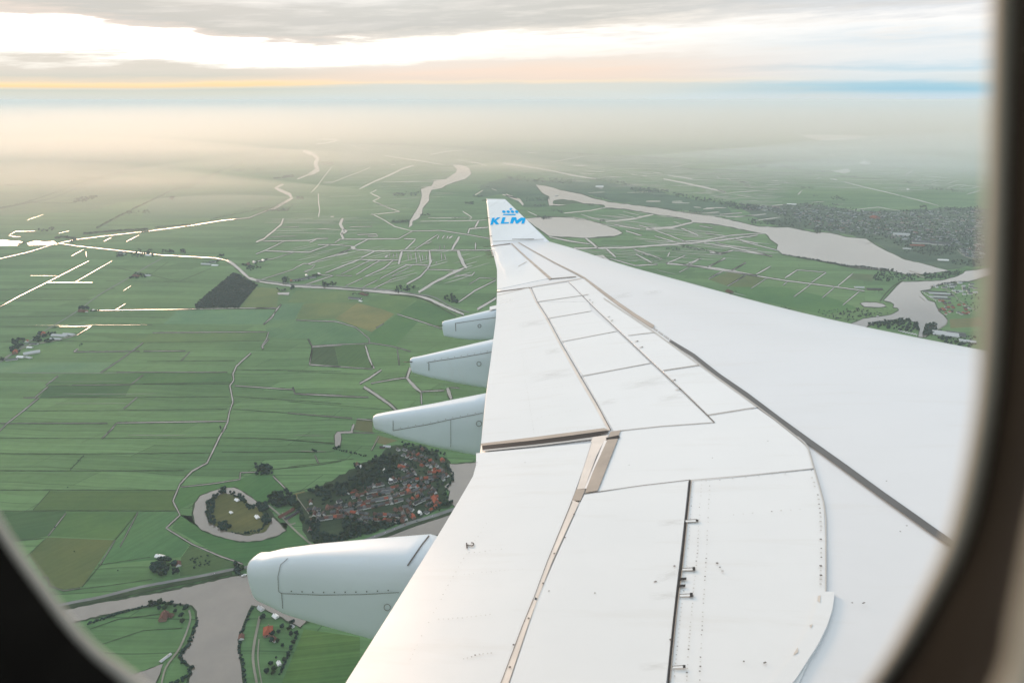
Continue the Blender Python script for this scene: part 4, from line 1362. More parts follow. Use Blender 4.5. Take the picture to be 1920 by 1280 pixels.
# thickness grows from the edges towards mid chord
def wsec(t, s):
    """t root..tip, s trailing..leading"""
    a = onwl(920 - 8 * t, 460 - 87 * t); b = onwl(1031 - 84 * t, 454 - 80.5 * t)
    return a.lerp(b, s)
NT_, NSg = 12, 14
V, Fc = [], []
for side in (1, -1):
    for i in range(NT_ + 1):
        t = i / NT_
        ch = (wsec(t, 1) - wsec(t, 0)).length
        for k in range(NSg + 1):
            s = k / NSg
            th = 0.045 * ch * (4 * s * (1 - s)) ** 0.7 if 0 < s < 1 else 0.008
            if side == 1: th *= 0.15
            blend = 0.0
            V.append(cw(wsec(t, s) + wn * (th * side + (0.0 if side == 1 else -0.01))))
nn = (NT_ + 1) * (NSg + 1)
for i in range(NT_):
    for k in range(NSg):
        a = i * (NSg + 1) + k
        Fc.append((a, a + 1, a + NSg + 2, a + NSg + 1))
        Fc.append((nn + a, nn + a + NSg + 1, nn + a + NSg + 2, nn + a + 1))
    a, b = i * (NSg + 1), (i + 1) * (NSg + 1)
    Fc.append((a, b, nn + b, nn + a))
    Fc.append((a + NSg, nn + a + NSg, nn + b + NSg, b + NSg))
for k in range(NSg):
    a = NT_ * (NSg + 1) + k
    Fc.append((a, a + 1, nn + a + 1, nn + a))
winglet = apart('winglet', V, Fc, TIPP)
def wlp(name, pts, m_=BLUE, off=0.022):
    q = [(860 + x / 6.4, 350 + y / 6.4) for x, y in pts]
    import bmesh
    bm = bmesh.new()
    f = bm.faces.new([bm.verts.new(local(cw(onwl(x, y, off)))) for x, y in q])
    bmesh.ops.triangulate(bm, faces=[f], ngon_method='EAR_CLIP')
    me = bpy.data.meshes.new(name)
    bm.to_mesh(me); bm.free()
    me.materials.append(m_)
    o = bpy.data.objects.new(name, me)
    C.objects.link(o)
    o.parent = winglet
    return o
wlp('letter', [(405, 377), (437, 375), (428, 407), (468, 372), (506, 371), (455, 410), (490, 455), (450, 457), (422, 424), (413, 459), (383, 463)])
wlp('letter', [(530, 371), (567, 370), (547, 431), (608, 428), (602, 446), (506, 449)])
wlp('letter', [(640, 370), (692, 369), (703, 407), (752, 373), (807, 378), (789, 447), (754, 447), (769, 402), (712, 447), (690, 447), (674, 398), (655, 445), (619, 446)])
wlp('emblem', [(541, 331), (689, 331), (683, 345), (535, 345)])
for cx in (546, 598, 649, 700): wlp('emblem', [(cx + 21 * math.cos(a * math.pi / 8) - 3 * math.sin(a * math.pi / 8), 304 - 16 * math.sin(a * math.pi / 8)) for a in range(16)])
wlp('emblem', [(626, 258), (636, 258), (636, 268), (648, 268), (646, 277), (634, 277), (632, 287), (624, 287), (624, 277), (612, 277), (614, 268), (626, 268)])
def wls(name, a, b, w, m_):
    d = (Vector(b) - Vector(a)).normalized(); nr = Vector((-d.y, d.x)) * w / 2
    q = [Vector(a) + nr, Vector(b) + nr, Vector(b) - nr, Vector(a) - nr]
    return sub(apart(name, [cw(onwl(p.x, p.y, 0.022)) for p in q], [(0, 1, 2, 3)], m_), winglet)
wls('panel_seam', (961, 449), (1002, 448.5), 1.2, MID)
wls('panel_seam', (925, 453), (1020, 449), 1.0, FAINT)
for (x, y) in ((912.5, 375), (917, 408.5), (922, 442.5)):
    p = onwl(x, y)
    tube('static_discharger', cw(p + AFT * -0.1), cw(p + AFT * 0.2), 0.012, 0.008, WICK, winglet)

# flap track fairings: rounded bodies under the trailing edge, hung along the airflow
OUTB = Vector((0.342, -0.293, 0.94)).normalized()
def fairing(p0, near_top, near_bot, width, rt, seams, circ, cap=None, wick=None, wtip=0.16):
    """near_top / near_bot: outline of the side face in the photo from the tip to the wing; p0: where its top meets the wing"""
    o3 = onplane(*p0) - UP * 0.02
    nrm = AFT.cross(UP).normalized()
    def on(px, py, off=0.0):
        u, v = uv(px, py)
        d = Vector((u, v, 1.0))
        n_ = nrm if nrm.z < 0 else -nrm
        t = o3.dot(nrm) / d.dot(nrm)
        return d * t + n_ * off
    top = [on(*p) for p in near_top]; bot = [on(*p) for p in near_bot]
    # as functions of the distance along AFT
    def ab(p): return (p - o3).dot(AFT), (p - o3).dot(UP)
    T = sorted(ab(p) for p in top); B = sorted(ab(p) for p in bot)
    def ev(L, s):
        if s <= L[0][0]:
            (a, b), (c, d) = L[0], L[1]
            return b + (s - a) * (d - b) / (c - a) if c > a else b
        for (a, b), (c, d) in zip(L, L[1:]):
            if s <= c:
                t = (s - a) / max(c - a, 1e-6); t = t
                return b + (d - b) * t
        return L[-1][1]
    tip = max(T[-1][0], B[-1][0]); root = -2.2
    ns, m_ = 44, 28
    V, Fc, mi = [], [], []
    for i in range(ns + 1):
        s = tip - (tip - root) * (i / ns) ** 1.35
        zt, zb = ev(T, s), ev(B, s)
        if s < 0: zt = min(zt, 0.0 - 0.02)
        zb = max(zb, -1.3)
        q = (tip - s) / (tip - root)
        w = (wtip + (width - wtip) * min(1.0, max(0.0, (tip - s) / max(tip, .1))) ** 0.95) * (1 if s > -1.2 else max(0.3, 1 - (-1.2 - s) * .6))
        endr = min(1.0, (tip - s) / rt)
        sq = math.sqrt(max(0.0, 1 - (1 - endr) ** 2))
        hh = (zt - zb) / 2; zc = (zt + zb) / 2
        hw = w / 2
        shr = 0.62 + 0.38 * sq
        for k in range(m_):
            a = 2 * math.pi * k / m_
            ca, sa = math.cos(a), math.sin(a)
            ex = 2.0 / (2.8 if ca < 0 else 6.0) if sa > 0 else 2.0 / 4.6
            x = math.copysign(abs(ca) ** ex, ca) * hw
            z = math.copysign(abs(sa) ** ex, sa) * hh
            x *= (1 - 0.10 * max(0, -sa)) * (0.93 + 0.07 * sq); z *= (0.95 + 0.05 * sq)
            V.append(cw(o3 + AFT * s + OUTB * (hw + x) + UP * (zc + z)))
    for i in range(ns):
        for k in range(m_):
            k2 = (k + 1) % m_
            Fc.append((i * m_ + k, i * m_ + k2, (i + 1) * m_ + k2, (i + 1) * m_ + k))
    Fc.append(tuple(range(m_))[::-1]); Fc.append(tuple(ns * m_ + k for k in range(m_)))
    f = apart('flap_track_fairing', V, Fc, FAIRP)
    me = f.data
    tb = BVHTree.FromPolygons(V, [q for q in Fc if len(q) == 4])
    def fs(name, pts, w, mm):
        a, b = strip_px(pts, w, 0, 10.0)
        VV = []
        for p in a + b:
            u, v = uv(p.x, p.y)
            d = c2w(u, v, 1.0).normalized()
            h = tb.ray_cast(Vector((0, 0, 0)), d)
            VV.append(None if h[0] is None else h[0] - d * 0.012)
        n = len(a)
        ok = [i for i in range(n) if VV[i] is not None and VV[n + i] is not None]
        if len(ok) < 2: return None
        VV = [VV[i] for i in ok] + [VV[n + i] for i in ok]
        n = len(ok)
        return sub(apart(name, VV, [(i, i + 1, n + i + 1, n + i) for i in range(n - 1)], mm), f)
    for pts, w, dots in seams:
        fs('panel_seam', pts, w, SEAM)
        if dots:
            for q in resample(pts, dots)[1:-1]:
                k_ = 1.0 if near_top[0][1] > 1000 else .6
                fs('fastener', [(q.x - k_, q.y - 5 * k_), (q.x + k_, q.y - 5 * k_)], 2 * k_, DARK if k_ == 1 else MID)
    for (x, y, r) in circ:
        fs('access_cover', [(x + r * math.cos(a * math.pi / 10), y + r * math.sin(a * math.pi / 10)) for a in range(21)], 0.9, SEAM)
    if wick:
        p = on(*wick)
        tube('static_discharger', cw(p), cw(p + AFT * 0.18), 0.008, 0.005, WICK, f)
    return f
fairing((775, 1058), [(474, 1060), (500, 1056), (560, 1054), (640, 1055), (775, 1058)], [(476, 1132), (505, 1146), (530, 1161), (600, 1185), (690, 1213), (760, 1232)], 0.56, 0.035,
        [([(540, 1046), (526, 1058), (521, 1080), (522, 1108), (528, 1112)], .9, 0), ([(526, 1112), (600, 1115), (680, 1114), (748, 1110)], .9, 11), ([(528, 1113), (530, 1140), (533, 1154)], .9, 0), ([(812, 994), (790, 1022), (764, 1060)], 2.6, 0)], [(726, 1138, 6)], wtip=0.24)
fairing((905, 752), [(701, 782), (712, 780), (800, 768), (905, 752)], [(702, 806), (746, 824), (813, 843), (871, 856), (905, 864)], 0.46, 0.02,
        [([(737, 788), (737, 807)], 0.8, 0), ([(737, 807), (800, 796), (850, 785), (905, 774)], 0.9, 12), ([(845, 787), (845, 848)], 0.6, 0)], [(898, 794, 5)])
fairing((929, 642), [(773, 673), (785, 671), (850, 658), (929, 642)], [(772, 700), (805, 710), (853, 721), (914, 733), (930, 737)], 0.46, 0.02,
        [([(801, 664), (800, 679), (804, 681), (804, 708)], 1.1, 0), ([(803, 679), (870, 669), (926, 659)], 0.9, 10)], [(898, 682, 4)], wick=(773, 678))
fairing((931, 582), [(830, 604), (840, 602), (890, 591), (931, 582)], [(832, 631), (855, 636), (879, 639), (905, 640), (931, 640)], 0.42, 0.02,
        [([(852, 598), (854, 607), (855, 634)], 1.0, 0), ([(854, 606), (900, 599), (930, 595)], 0.8, 0)], [(899, 611, 3)], wick=(830, 610))
poly('flap_bracket', [(918, 575), (932, 572), (932, 579), (918, 581)], 0.002, WHITE)

# ------------------------------------------------------------------ cabin window
WN = Vector((0.342, -0.10, 0.94)).normalized()
def onw(px, py, D):
    u, v = uv(px, py)
    d = Vector((u, v, 1.0))
    return d * (D / d.dot(WN))
C1 = [(1862, -150), (1857, 0), (1852, 200), (1845, 430), (1836, 640), (1820, 800), (1775, 1000), (1705, 1150), (1624, 1280), (1510, 1400), (1300, 1500), (960, 1540), (620, 1500), (400, 1390), (262, 1268), (180, 1208), (110, 1124), (-4, 961), (-90, 760), (-140, 500), (-160, 200), (-150, -50), (-80, -250), (150, -400), (600, -460), (1000, -470), (1450, -440), (1720, -360), (1830, -270)]
C2 = [(1914, -150), (1907, 0), (1899, 200), (1891, 430), (1882, 640), (1865, 800), (1822, 1000), (1746, 1150), (1660, 1280), (1540, 1420), (1310, 1530), (960, 1575), (600, 1535), (362, 1410), (224, 1282), (150, 1214), (77, 1124), (-34, 961), (-130, 760), (-180, 500), (-200, 200), (-190, -60), (-115, -290), (130, -440), (600, -505), (1000, -515), (1480, -480), (1770, -400), (1886, -290)]
C3 = [(2010, -150), (2000, 0), (1995, 200), (1990, 430), (1980, 640), (1960, 850), (1930, 1000), (1902, 1140), (1864, 1290), (1720, 1480), (1450, 1650), (960, 1720), (500, 1690), (200, 1580), (-30, 1460), (-180, 1320), (-290, 1140), (-360, 980), (-420, 760), (-450, 500), (-460, 200), (-440, -60), (-340, -350), (0, -560), (600, -640), (1000, -650), (1520, -620), (1850, -520), (1980, -340)]
c1, c2_, c3 = (crom(c, 5, True) for c in (C1, C2, C3))
def ringmesh(name, rings, m_, parent, close=False):
    n = len(rings[0])
    V = [cw(p) for r in rings for p in r]
    Fc = [(i * n + k, i * n + (k + 1) % n, (i + 1) * n + (k + 1) % n, (i + 1) * n + k) for i in range(len(rings) - 1) for k in range(n)]
    return apart(name, V, Fc, m_, parent)
def mid(a, b, t, D): return [onw(p.x + (q.x - p.x) * t, p.y + (q.y - p.y) * t, D) for p, q in zip(a, b)]
RIM = mat('window_rim', (0.54, 0.485, 0.41), 0.5, 0.3)
REVEAL = mat('shade_dark_reveal', (0.017, 0.0145, 0.012), 0.8, 0.04, 0.2, 30)  # near-black colour stands in for the shade of an unlit cabin
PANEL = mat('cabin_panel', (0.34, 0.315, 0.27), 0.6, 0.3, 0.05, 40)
D0 = 0.150
window = ringmesh('window_rim', [mid(c1, c2_, 0, D0 + 0.006), mid(c1, c2_, 0, D0), mid(c1, c2_, .35, D0 - .003), mid(c1, c2_, .8, D0 - .002), mid(c1, c2_, 1.02, D0 + .001)], RIM, None)
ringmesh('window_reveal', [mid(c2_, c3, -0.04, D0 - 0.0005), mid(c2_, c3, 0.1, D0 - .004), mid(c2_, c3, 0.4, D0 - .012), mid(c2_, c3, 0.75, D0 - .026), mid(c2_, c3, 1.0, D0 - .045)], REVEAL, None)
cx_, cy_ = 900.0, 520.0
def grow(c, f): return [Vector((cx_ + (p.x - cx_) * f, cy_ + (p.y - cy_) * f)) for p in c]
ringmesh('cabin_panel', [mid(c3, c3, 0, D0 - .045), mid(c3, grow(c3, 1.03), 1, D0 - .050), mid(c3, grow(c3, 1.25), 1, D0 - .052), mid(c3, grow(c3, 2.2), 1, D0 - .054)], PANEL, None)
# the near half of the fuselage shell round the window
FW_ = Vector((0.94, -0.0433, -0.342)); FW_ = (FW_ - WN * FW_.dot(WN)).normalized()
UPF = WN.cross(FW_).normalized()
if UPF.y > 0: UPF = -UPF
RF_ = 2.82
w0 = onw(880, 560, D0 + 0.02)
axis0 = w0 - WN * RF_
Vf, Ff_ = [], []
for i, a in enumerate([-9, -6, -4, -2.5, -1.5, -.9, -.5, -.28, .22, .45, .9, 1.5, 2.5, 4, 6, 9]):
    for k in range(25):
        ph = R(-84 + 7 * k)
        Vf.append(cw(axis0 + FW_ * a + WN * (RF_ * math.cos(ph)) + UPF * (RF_ * math.sin(ph))))
for i in range(15):
    for k in range(24):
        if i == 7 and k in (11, 12): continue
        Ff_.append((i * 25 + k, i * 25 + k + 1, (i + 1) * 25 + k + 1, (i + 1) * 25 + k))
apart('fuselage', Vf, Ff_, WHITE)
GL = bpy.data.materials.new('clear_pane')
GL.use_nodes = True
gt = GL.node_tree
gt.nodes.clear()
tb_ = gt.nodes.new('ShaderNodeBsdfTransparent')
go_ = gt.nodes.new('ShaderNodeOutputMaterial')
gt.links.new(tb_.outputs[0], go_.inputs[0])
pp = [onw(p.x, p.y, D0 + 0.005) for p in c1]
apart('window_pane', [cw(p) for p in pp], [tuple(range(len(pp)))], GL, None, False)

# ------------------------------------------------------------------ trees
import bmesh
LEAF = mat('dark_foliage', (0.015, 0.037, 0.030), 0.9, 0.1, 0.5, 0.35, 'Object', 0, 0, 0, 0.45)
LEAF2 = mat('olive_foliage', (0.022, 0.042, 0.018), 0.9, 0.1, 0.5, 0.35, 'Object', 0, 0, 0, 0.45)
BARK = mat('bark', (0.06, 0.045, 0.035), 0.9, 0.1)
def ico(sub):
    bm = bmesh.new()
    bmesh.ops.create_icosphere(bm, subdivisions=sub, radius=1.0)
    V = [v.co.copy() for v in bm.verts]
    Fc = [tuple(v.index for v in f.verts) for f in bm.faces]
    bm.free()
    return V, Fc
ICO1, ICO2, ICO3 = ico(1), ico(2), ico(3)
def tree_parts(seed, slim=1.0):
    """crown about 1 high and wide, made of lumps and loose leaf clumps; trunk with two limbs"""
    r = random.Random(seed)
    V, Fc = [], []
    def blob(c, rad, sq, shape):
        b = len(V)
        off = Vector((r.uniform(0, 50), r.uniform(0, 50), r.uniform(0, 50)))
        for v in shape[0]:
            k = 1 + 0.55 * (mnoise.noise(v * 2.1 + off)) + 0.3 * mnoise.noise(v * 5 + off)
            V.append(c + Vector((v.x * rad * k * slim, v.y * rad * k * slim, v.z * rad * sq * k)))
        for f in shape[1]: Fc.append(tuple(b + i for i in f))
    blob(Vector((0, 0, 0.60)), 0.34, 1.0, ICO2)
    for k in range(7):
        a = k * 0.9 + r.uniform(-.3, .3)
        blob(Vector((math.cos(a) * 0.25 * slim, math.sin(a) * 0.25 * slim, 0.42 + 0.42 * r.random())), r.uniform(.14, .22), .85, ICO1)
    for k in range(90):
        a, z = r.uniform(0, 6.283), r.uniform(-1, 1)
        d = Vector((math.cos(a) * math.sqrt(1 - z * z) * slim, math.sin(a) * math.sqrt(1 - z * z) * slim, z)) * r.uniform(.33, .5)
        c = Vector((0, 0, .58)) + d * Vector((1, 1, .95)).length / 1.7
        s = r.uniform(.025, .06)
        t1 = Vector((r.uniform(-1, 1), r.uniform(-1, 1), r.uniform(-1, 1))).normalized() * s
        t2 = Vector((r.uniform(-1, 1), r.uniform(-1, 1), r.uniform(-1, 1))).normalized() * s
        b = len(V)
        V.extend([c - t1, c + t2, c + t1, c - t2])
        Fc.append((b, b + 1, b + 2, b + 3))
    TV, TF = [], []
    for (a, b_, r0, r1) in ((Vector((0, 0, -.02)), Vector((.01, 0, .5)), .035, .02), (Vector((0, 0, .28)), Vector((.16, .05, .6)), .018, .008), (Vector((0, 0, .3)), Vector((-.13, -.1, .62)), .018, .008)):
        n = 6; b = len(TV)
        for q, rad in ((a, r0), (b_, r1)):
            for k in range(n): TV.append(q + Vector((math.cos(k * 6.283 / n) * rad, math.sin(k * 6.283 / n) * rad, 0)))
        for k in range(n): TF.append((b + k, b + (k + 1) % n, b + n + (k + 1) % n, b + n + k))
    return V, Fc, TV, TF
CROWN = []
for s_ in range(6):
    V, Fc, TV, TF = tree_parts(40 + s_, (1.0, 1.15, .9, 1.05, .62, 1.1)[s_])
    co = mesh('crown', V, Fc, LEAF if s_ % 3 else LEAF2, None, True, link=False)
    to = mesh('trunk', TV, TF, BARK, None, True, link=False)
    CROWN.append((co.data, to.data))
tr = random.Random(11)
def tree(x, y, h, label, group, kind=None):
    k = tr.randrange(6) if kind is None else kind
    e_ = empty('tree', (x, y, -ALT + 1.2), tr.uniform(0, 6.28))
    s = h * tr.uniform(.85, 1.2)
    e_.scale = (s * tr.uniform(.95, 1.3), s * tr.uniform(.95, 1.3), s)
    tag(e_, label, 'tree', group)
    for nm, d in (('crown', CROWN[k][0]), ('trunk', CROWN[k][1])):
        o = bpy.data.objects.new(nm, d)
        o.parent = e_
        C.objects.link(o)
    return e_
def inside(p, poly):
    x, y = p
    c = False
    for i in range(len(poly)):
        (x1, y1), (x2, y2) = poly[i], poly[i - 1]
        if (y1 > y) != (y2 > y) and x < (x2 - x1) * (y - y1) / (y2 - y1) + x1: c = not c
    return c
def scatter(poly, n, sep, r, avoid=()):
    xs = [p[0] for p in poly]; ys = [p[1] for p in poly]
    out = []
    for _ in range(n * 60):
        if len(out) >= n: break
        p = (r.uniform(min(xs), max(xs)), r.uniform(min(ys), max(ys)))
        if not inside(p, poly): continue
        if any((p[0] - q[0]) ** 2 + ((p[1] - q[1]) * 1.7) ** 2 < sep * sep for q in out): continue
        if any((p[0] - q[0]) ** 2 + ((p[1] - q[1]) * 1.7) ** 2 < s * s for q, s in avoid): continue
        out.append(p)
    return out
def along(pts, n, jit, r):
    return [(q.x + r.uniform(-jit, jit), q.y + r.uniform(-jit, jit) * .6) for q in resample(pts, n)]

# ------------------------------------------------------------------ buildings
BRICK = mat('brick_wall', (0.22, 0.14, 0.11), 0.9, 0.1, 0.2, 0.6)
PLASTER = mat('white_wall', (0.68, 0.67, 0.64), 0.8, 0.2, 0.1, 0.6)
ROOFS = dict(orange=mat('orange_tiles', (0.31, 0.078, 0.042), 0.8, 0.2, 0.3, 0.5, rand=.35), brown=mat('brown_tiles', (0.13, 0.06, 0.045), 0.8, 0.2, 0.3, 0.5, rand=.35),
             grey=mat('grey_tiles', (0.11, 0.115, 0.12), 0.7, 0.3, 0.3, 0.5, rand=.4), dark=mat('dark_tiles', (0.05, 0.052, 0.055), 0.7, 0.3, 0.3, 0.5, rand=.4),
             pale=mat('pale_roof_sheets', (0.42, 0.43, 0.43), 0.6, 0.3, 0.12, 0.3), white=mat('white_roof', (0.72, 0.72, 0.7), 0.5, 0.3, 0.05, 0.3))
GLASSW = mat('window_glass', (0.05, 0.06, 0.07), 0.1, 0.6)
def house_meshes(hip=False):
    w, l, e_, rg = .5, .5, .5, 1.0
    wv = [(-w, -l, 0), (w, -l, 0), (w, l, 0), (-w, l, 0), (-w, -l, e_), (w, -l, e_), (w, l, e_), (-w, l, e_), (0, -l, rg), (0, l, rg)]
    wf = [(0, 1, 5, 8, 4), (2, 3, 7, 9, 6), (1, 2, 6, 5), (3, 0, 4, 7)]
    o, lo = .56, .54
    if hip: wv[8] = (0, -l, e_ + .02); wv[9] = (0, l, e_ + .02)
    hy = .2 if hip else lo
    rv_ = [(-o, -lo, e_ - .05), (o, -lo, e_ - .05), (o, lo, e_ - .05), (-o, lo, e_ - .05), (0, -hy, rg + .03), (0, hy, rg + .03)]
    rf_ = [(0, 4, 5, 3), (1, 2, 5, 4)] + ([(0, 1, 4), (2, 3, 5)] if hip else [])
    base = len(rv_)
    if not hip:
        rv_ += [(x, y, z - .06) for x, y, z in rv_]
        rf_ += [(6, 9, 11, 10), (7, 10, 11, 8), (0, 6, 10, 4), (4, 10, 7, 1), (3, 5, 11, 9), (5, 2, 8, 11), (0, 3, 9, 6), (1, 7, 8, 2)]
    cv = [(x * .06 + .1, y * .06 + .25, z) for z in (.78, 1.14) for x, y in ((-1, -1), (1, -1), (1, 1), (-1, 1))]
    cf = [(0, 1, 5, 4), (1, 2, 6, 5), (2, 3, 7, 6), (3, 0, 4, 7), (4, 5, 6, 7)]
    win = []
    wfv = []
    for y0 in (-.3, .1):
        for x in (-.503, .503):
            for z0 in (.12,):
                b = len(win)
                win += [(x, y0, z0), (x, y0 + .2, z0), (x, y0 + .2, z0 + .24), (x, y0, z0 + .24)]
                wfv.append((b, b + 1, b + 2, b + 3))
    for y, x0 in ((-.503, -.3), (-.503, .1), (.503, -.3), (.503, .1)):
        b = len(win)
        win += [(x0, y, .14), (x0 + .2, y, .14), (x0 + .2, y, .4), (x0, y, .4)]
        wfv.append((b, b + 1, b + 2, b + 3))
    return (wv, wf), (rv_, rf_), (cv, cf), (win, wfv)
HM = {}
for hip in (False, True):
    for wk, wm in (('brick', BRICK), ('white', PLASTER)):
        for rk, rm in ROOFS.items():
            a, b, c, d = house_meshes(hip)
            HM[hip, wk, rk] = [mesh(n_, v_, f_, m_, link=False).data for n_, (v_, f_), m_ in (('wall', a, wm), ('roof', b, rm), ('chimney', c, BRICK), ('window', d, GLASSW))]
hr = random.Random(23)
def house(p, L, Wd, H, rot, roof, label, group=None, wall='brick', hip=False, cat='house', name='house', chim=True, z=1.0):
    e_ = empty(name, (p.x, p.y, -ALT + z), rot)
    e_.scale = (Wd, L, H)
    tag(e_, label, cat, group)
    md = HM[hip, wall, roof]
    for nm, d in (('wall', md[0]), ('roof', md[1])) + ((('chimney', md[2]),) if chim else ()):
        o = bpy.data.objects.new(nm, d)
        o.parent = e_ if nm != 'chimney' else last
        C.objects.link(o)
        if nm == 'roof': last = o
    return e_

# the village
VILL = Z('Ff', [(760, 560), (960, 560), (1050, 545), (1180, 500), (1300, 450), (1390, 330), (1370, 210), (1440, 205), (1560, 225), (1680, 280), (1715, 330), (1720, 430), (1650, 520), (1690, 590), (1600, 640), (1440, 690), (1200, 705), (1000, 690), (790, 690)])
green = [(Z('Ff', [(1225, 545)])[0], 14), (Z('Ff', [(1290, 520)])[0], 9)]
STREETS = [[(770, 645), (860, 640), (1000, 620), (1200, 590), (1400, 545)], [(790, 680), (1000, 655), (1240, 678), (1420, 690)], [(960, 575), (1010, 620), (1060, 660), (1200, 715)], [(1090, 605), (1180, 560), (1320, 525), (1420, 500), (1500, 480)],
           [(1000, 545), (1200, 490), (1330, 465), (1480, 410), (1690, 385)], [(1400, 240), (1480, 270), (1560, 300), (1640, 360), (1700, 420)], [(1485, 530), (1500, 495), (1540, 470), (1620, 440)], [(1400, 600), (1420, 640), (1450, 695)], [(1390, 330), (1450, 360), (1480, 410)], [(1540, 640), (1600, 600), (1650, 560)], [(1440, 590), (1540, 545), (1640, 520)]]
hp, ha = [], []
for S_ in STREETS:
    pp_ = [Vector(q) for q in Z('Ff', S_)]
    Lp = sum((b - a).length for a, b in zip(pp_, pp_[1:]))
    n_ = int(Lp / 8.2)
    rs = resample(pp_, n_)
    for i_ in range(n_):
        d_ = (rs[i_ + 1] - rs[i_]).normalized()
        g0, g1 = gp(*rs[i_]), gp(*rs[i_ + 1])
        an = math.atan2(g1.y - g0.y, g1.x - g0.x)
        for s_ in (-1, 1):
            c_ = rs[i_].lerp(rs[i_ + 1], .5) + Vector((-d_.y, d_.x)) * s_ * hr.uniform(4.2, 5.4)
            if hr.random() < .1 or any((c_.x - q[0]) ** 2 + ((c_.y - q[1]) * 1.6) ** 2 < 38 for q in hp): continue
            hp.append((c_.x, c_.y)); ha.append(an)
nst = len(hp)
hp += scatter(VILL, max(10, 172 - nst), 7.2, hr, green + [(q, 7.0) for q in hp])
for k, (x, y) in enumerate(hp):
    right = x > 770
    q = hr.random()
    roof = 'orange' if q < (.28 if right else .08) else ('brown' if q < .36 else ('grey' if q < .8 else 'dark'))
    where = 'upper' if y < 870 else ('right' if right else 'lower left')
    wall = 'white' if hr.random() < .45 else 'brick'
    wl_ = 'white walled' if wall == 'white' else 'brick'
    ang = (ha[k] + (math.pi / 2 if hr.random() < .7 else 0) + hr.uniform(-.08, .08)) if k < nst else R(28) + hr.uniform(-.6, .6)
    adj = dict(orange='orange tiled', brown='brown tiled', grey='grey roofed', dark='dark roofed')[roof]
    house(gp(x, y, 1), hr.uniform(9, 15), hr.uniform(7.5, 10), hr.uniform(7, 9.5), ang, roof, f'small {adj} {wl_} house among trees in the {where} part of the village', 'houses of the village', wall, hr.random() < .15)
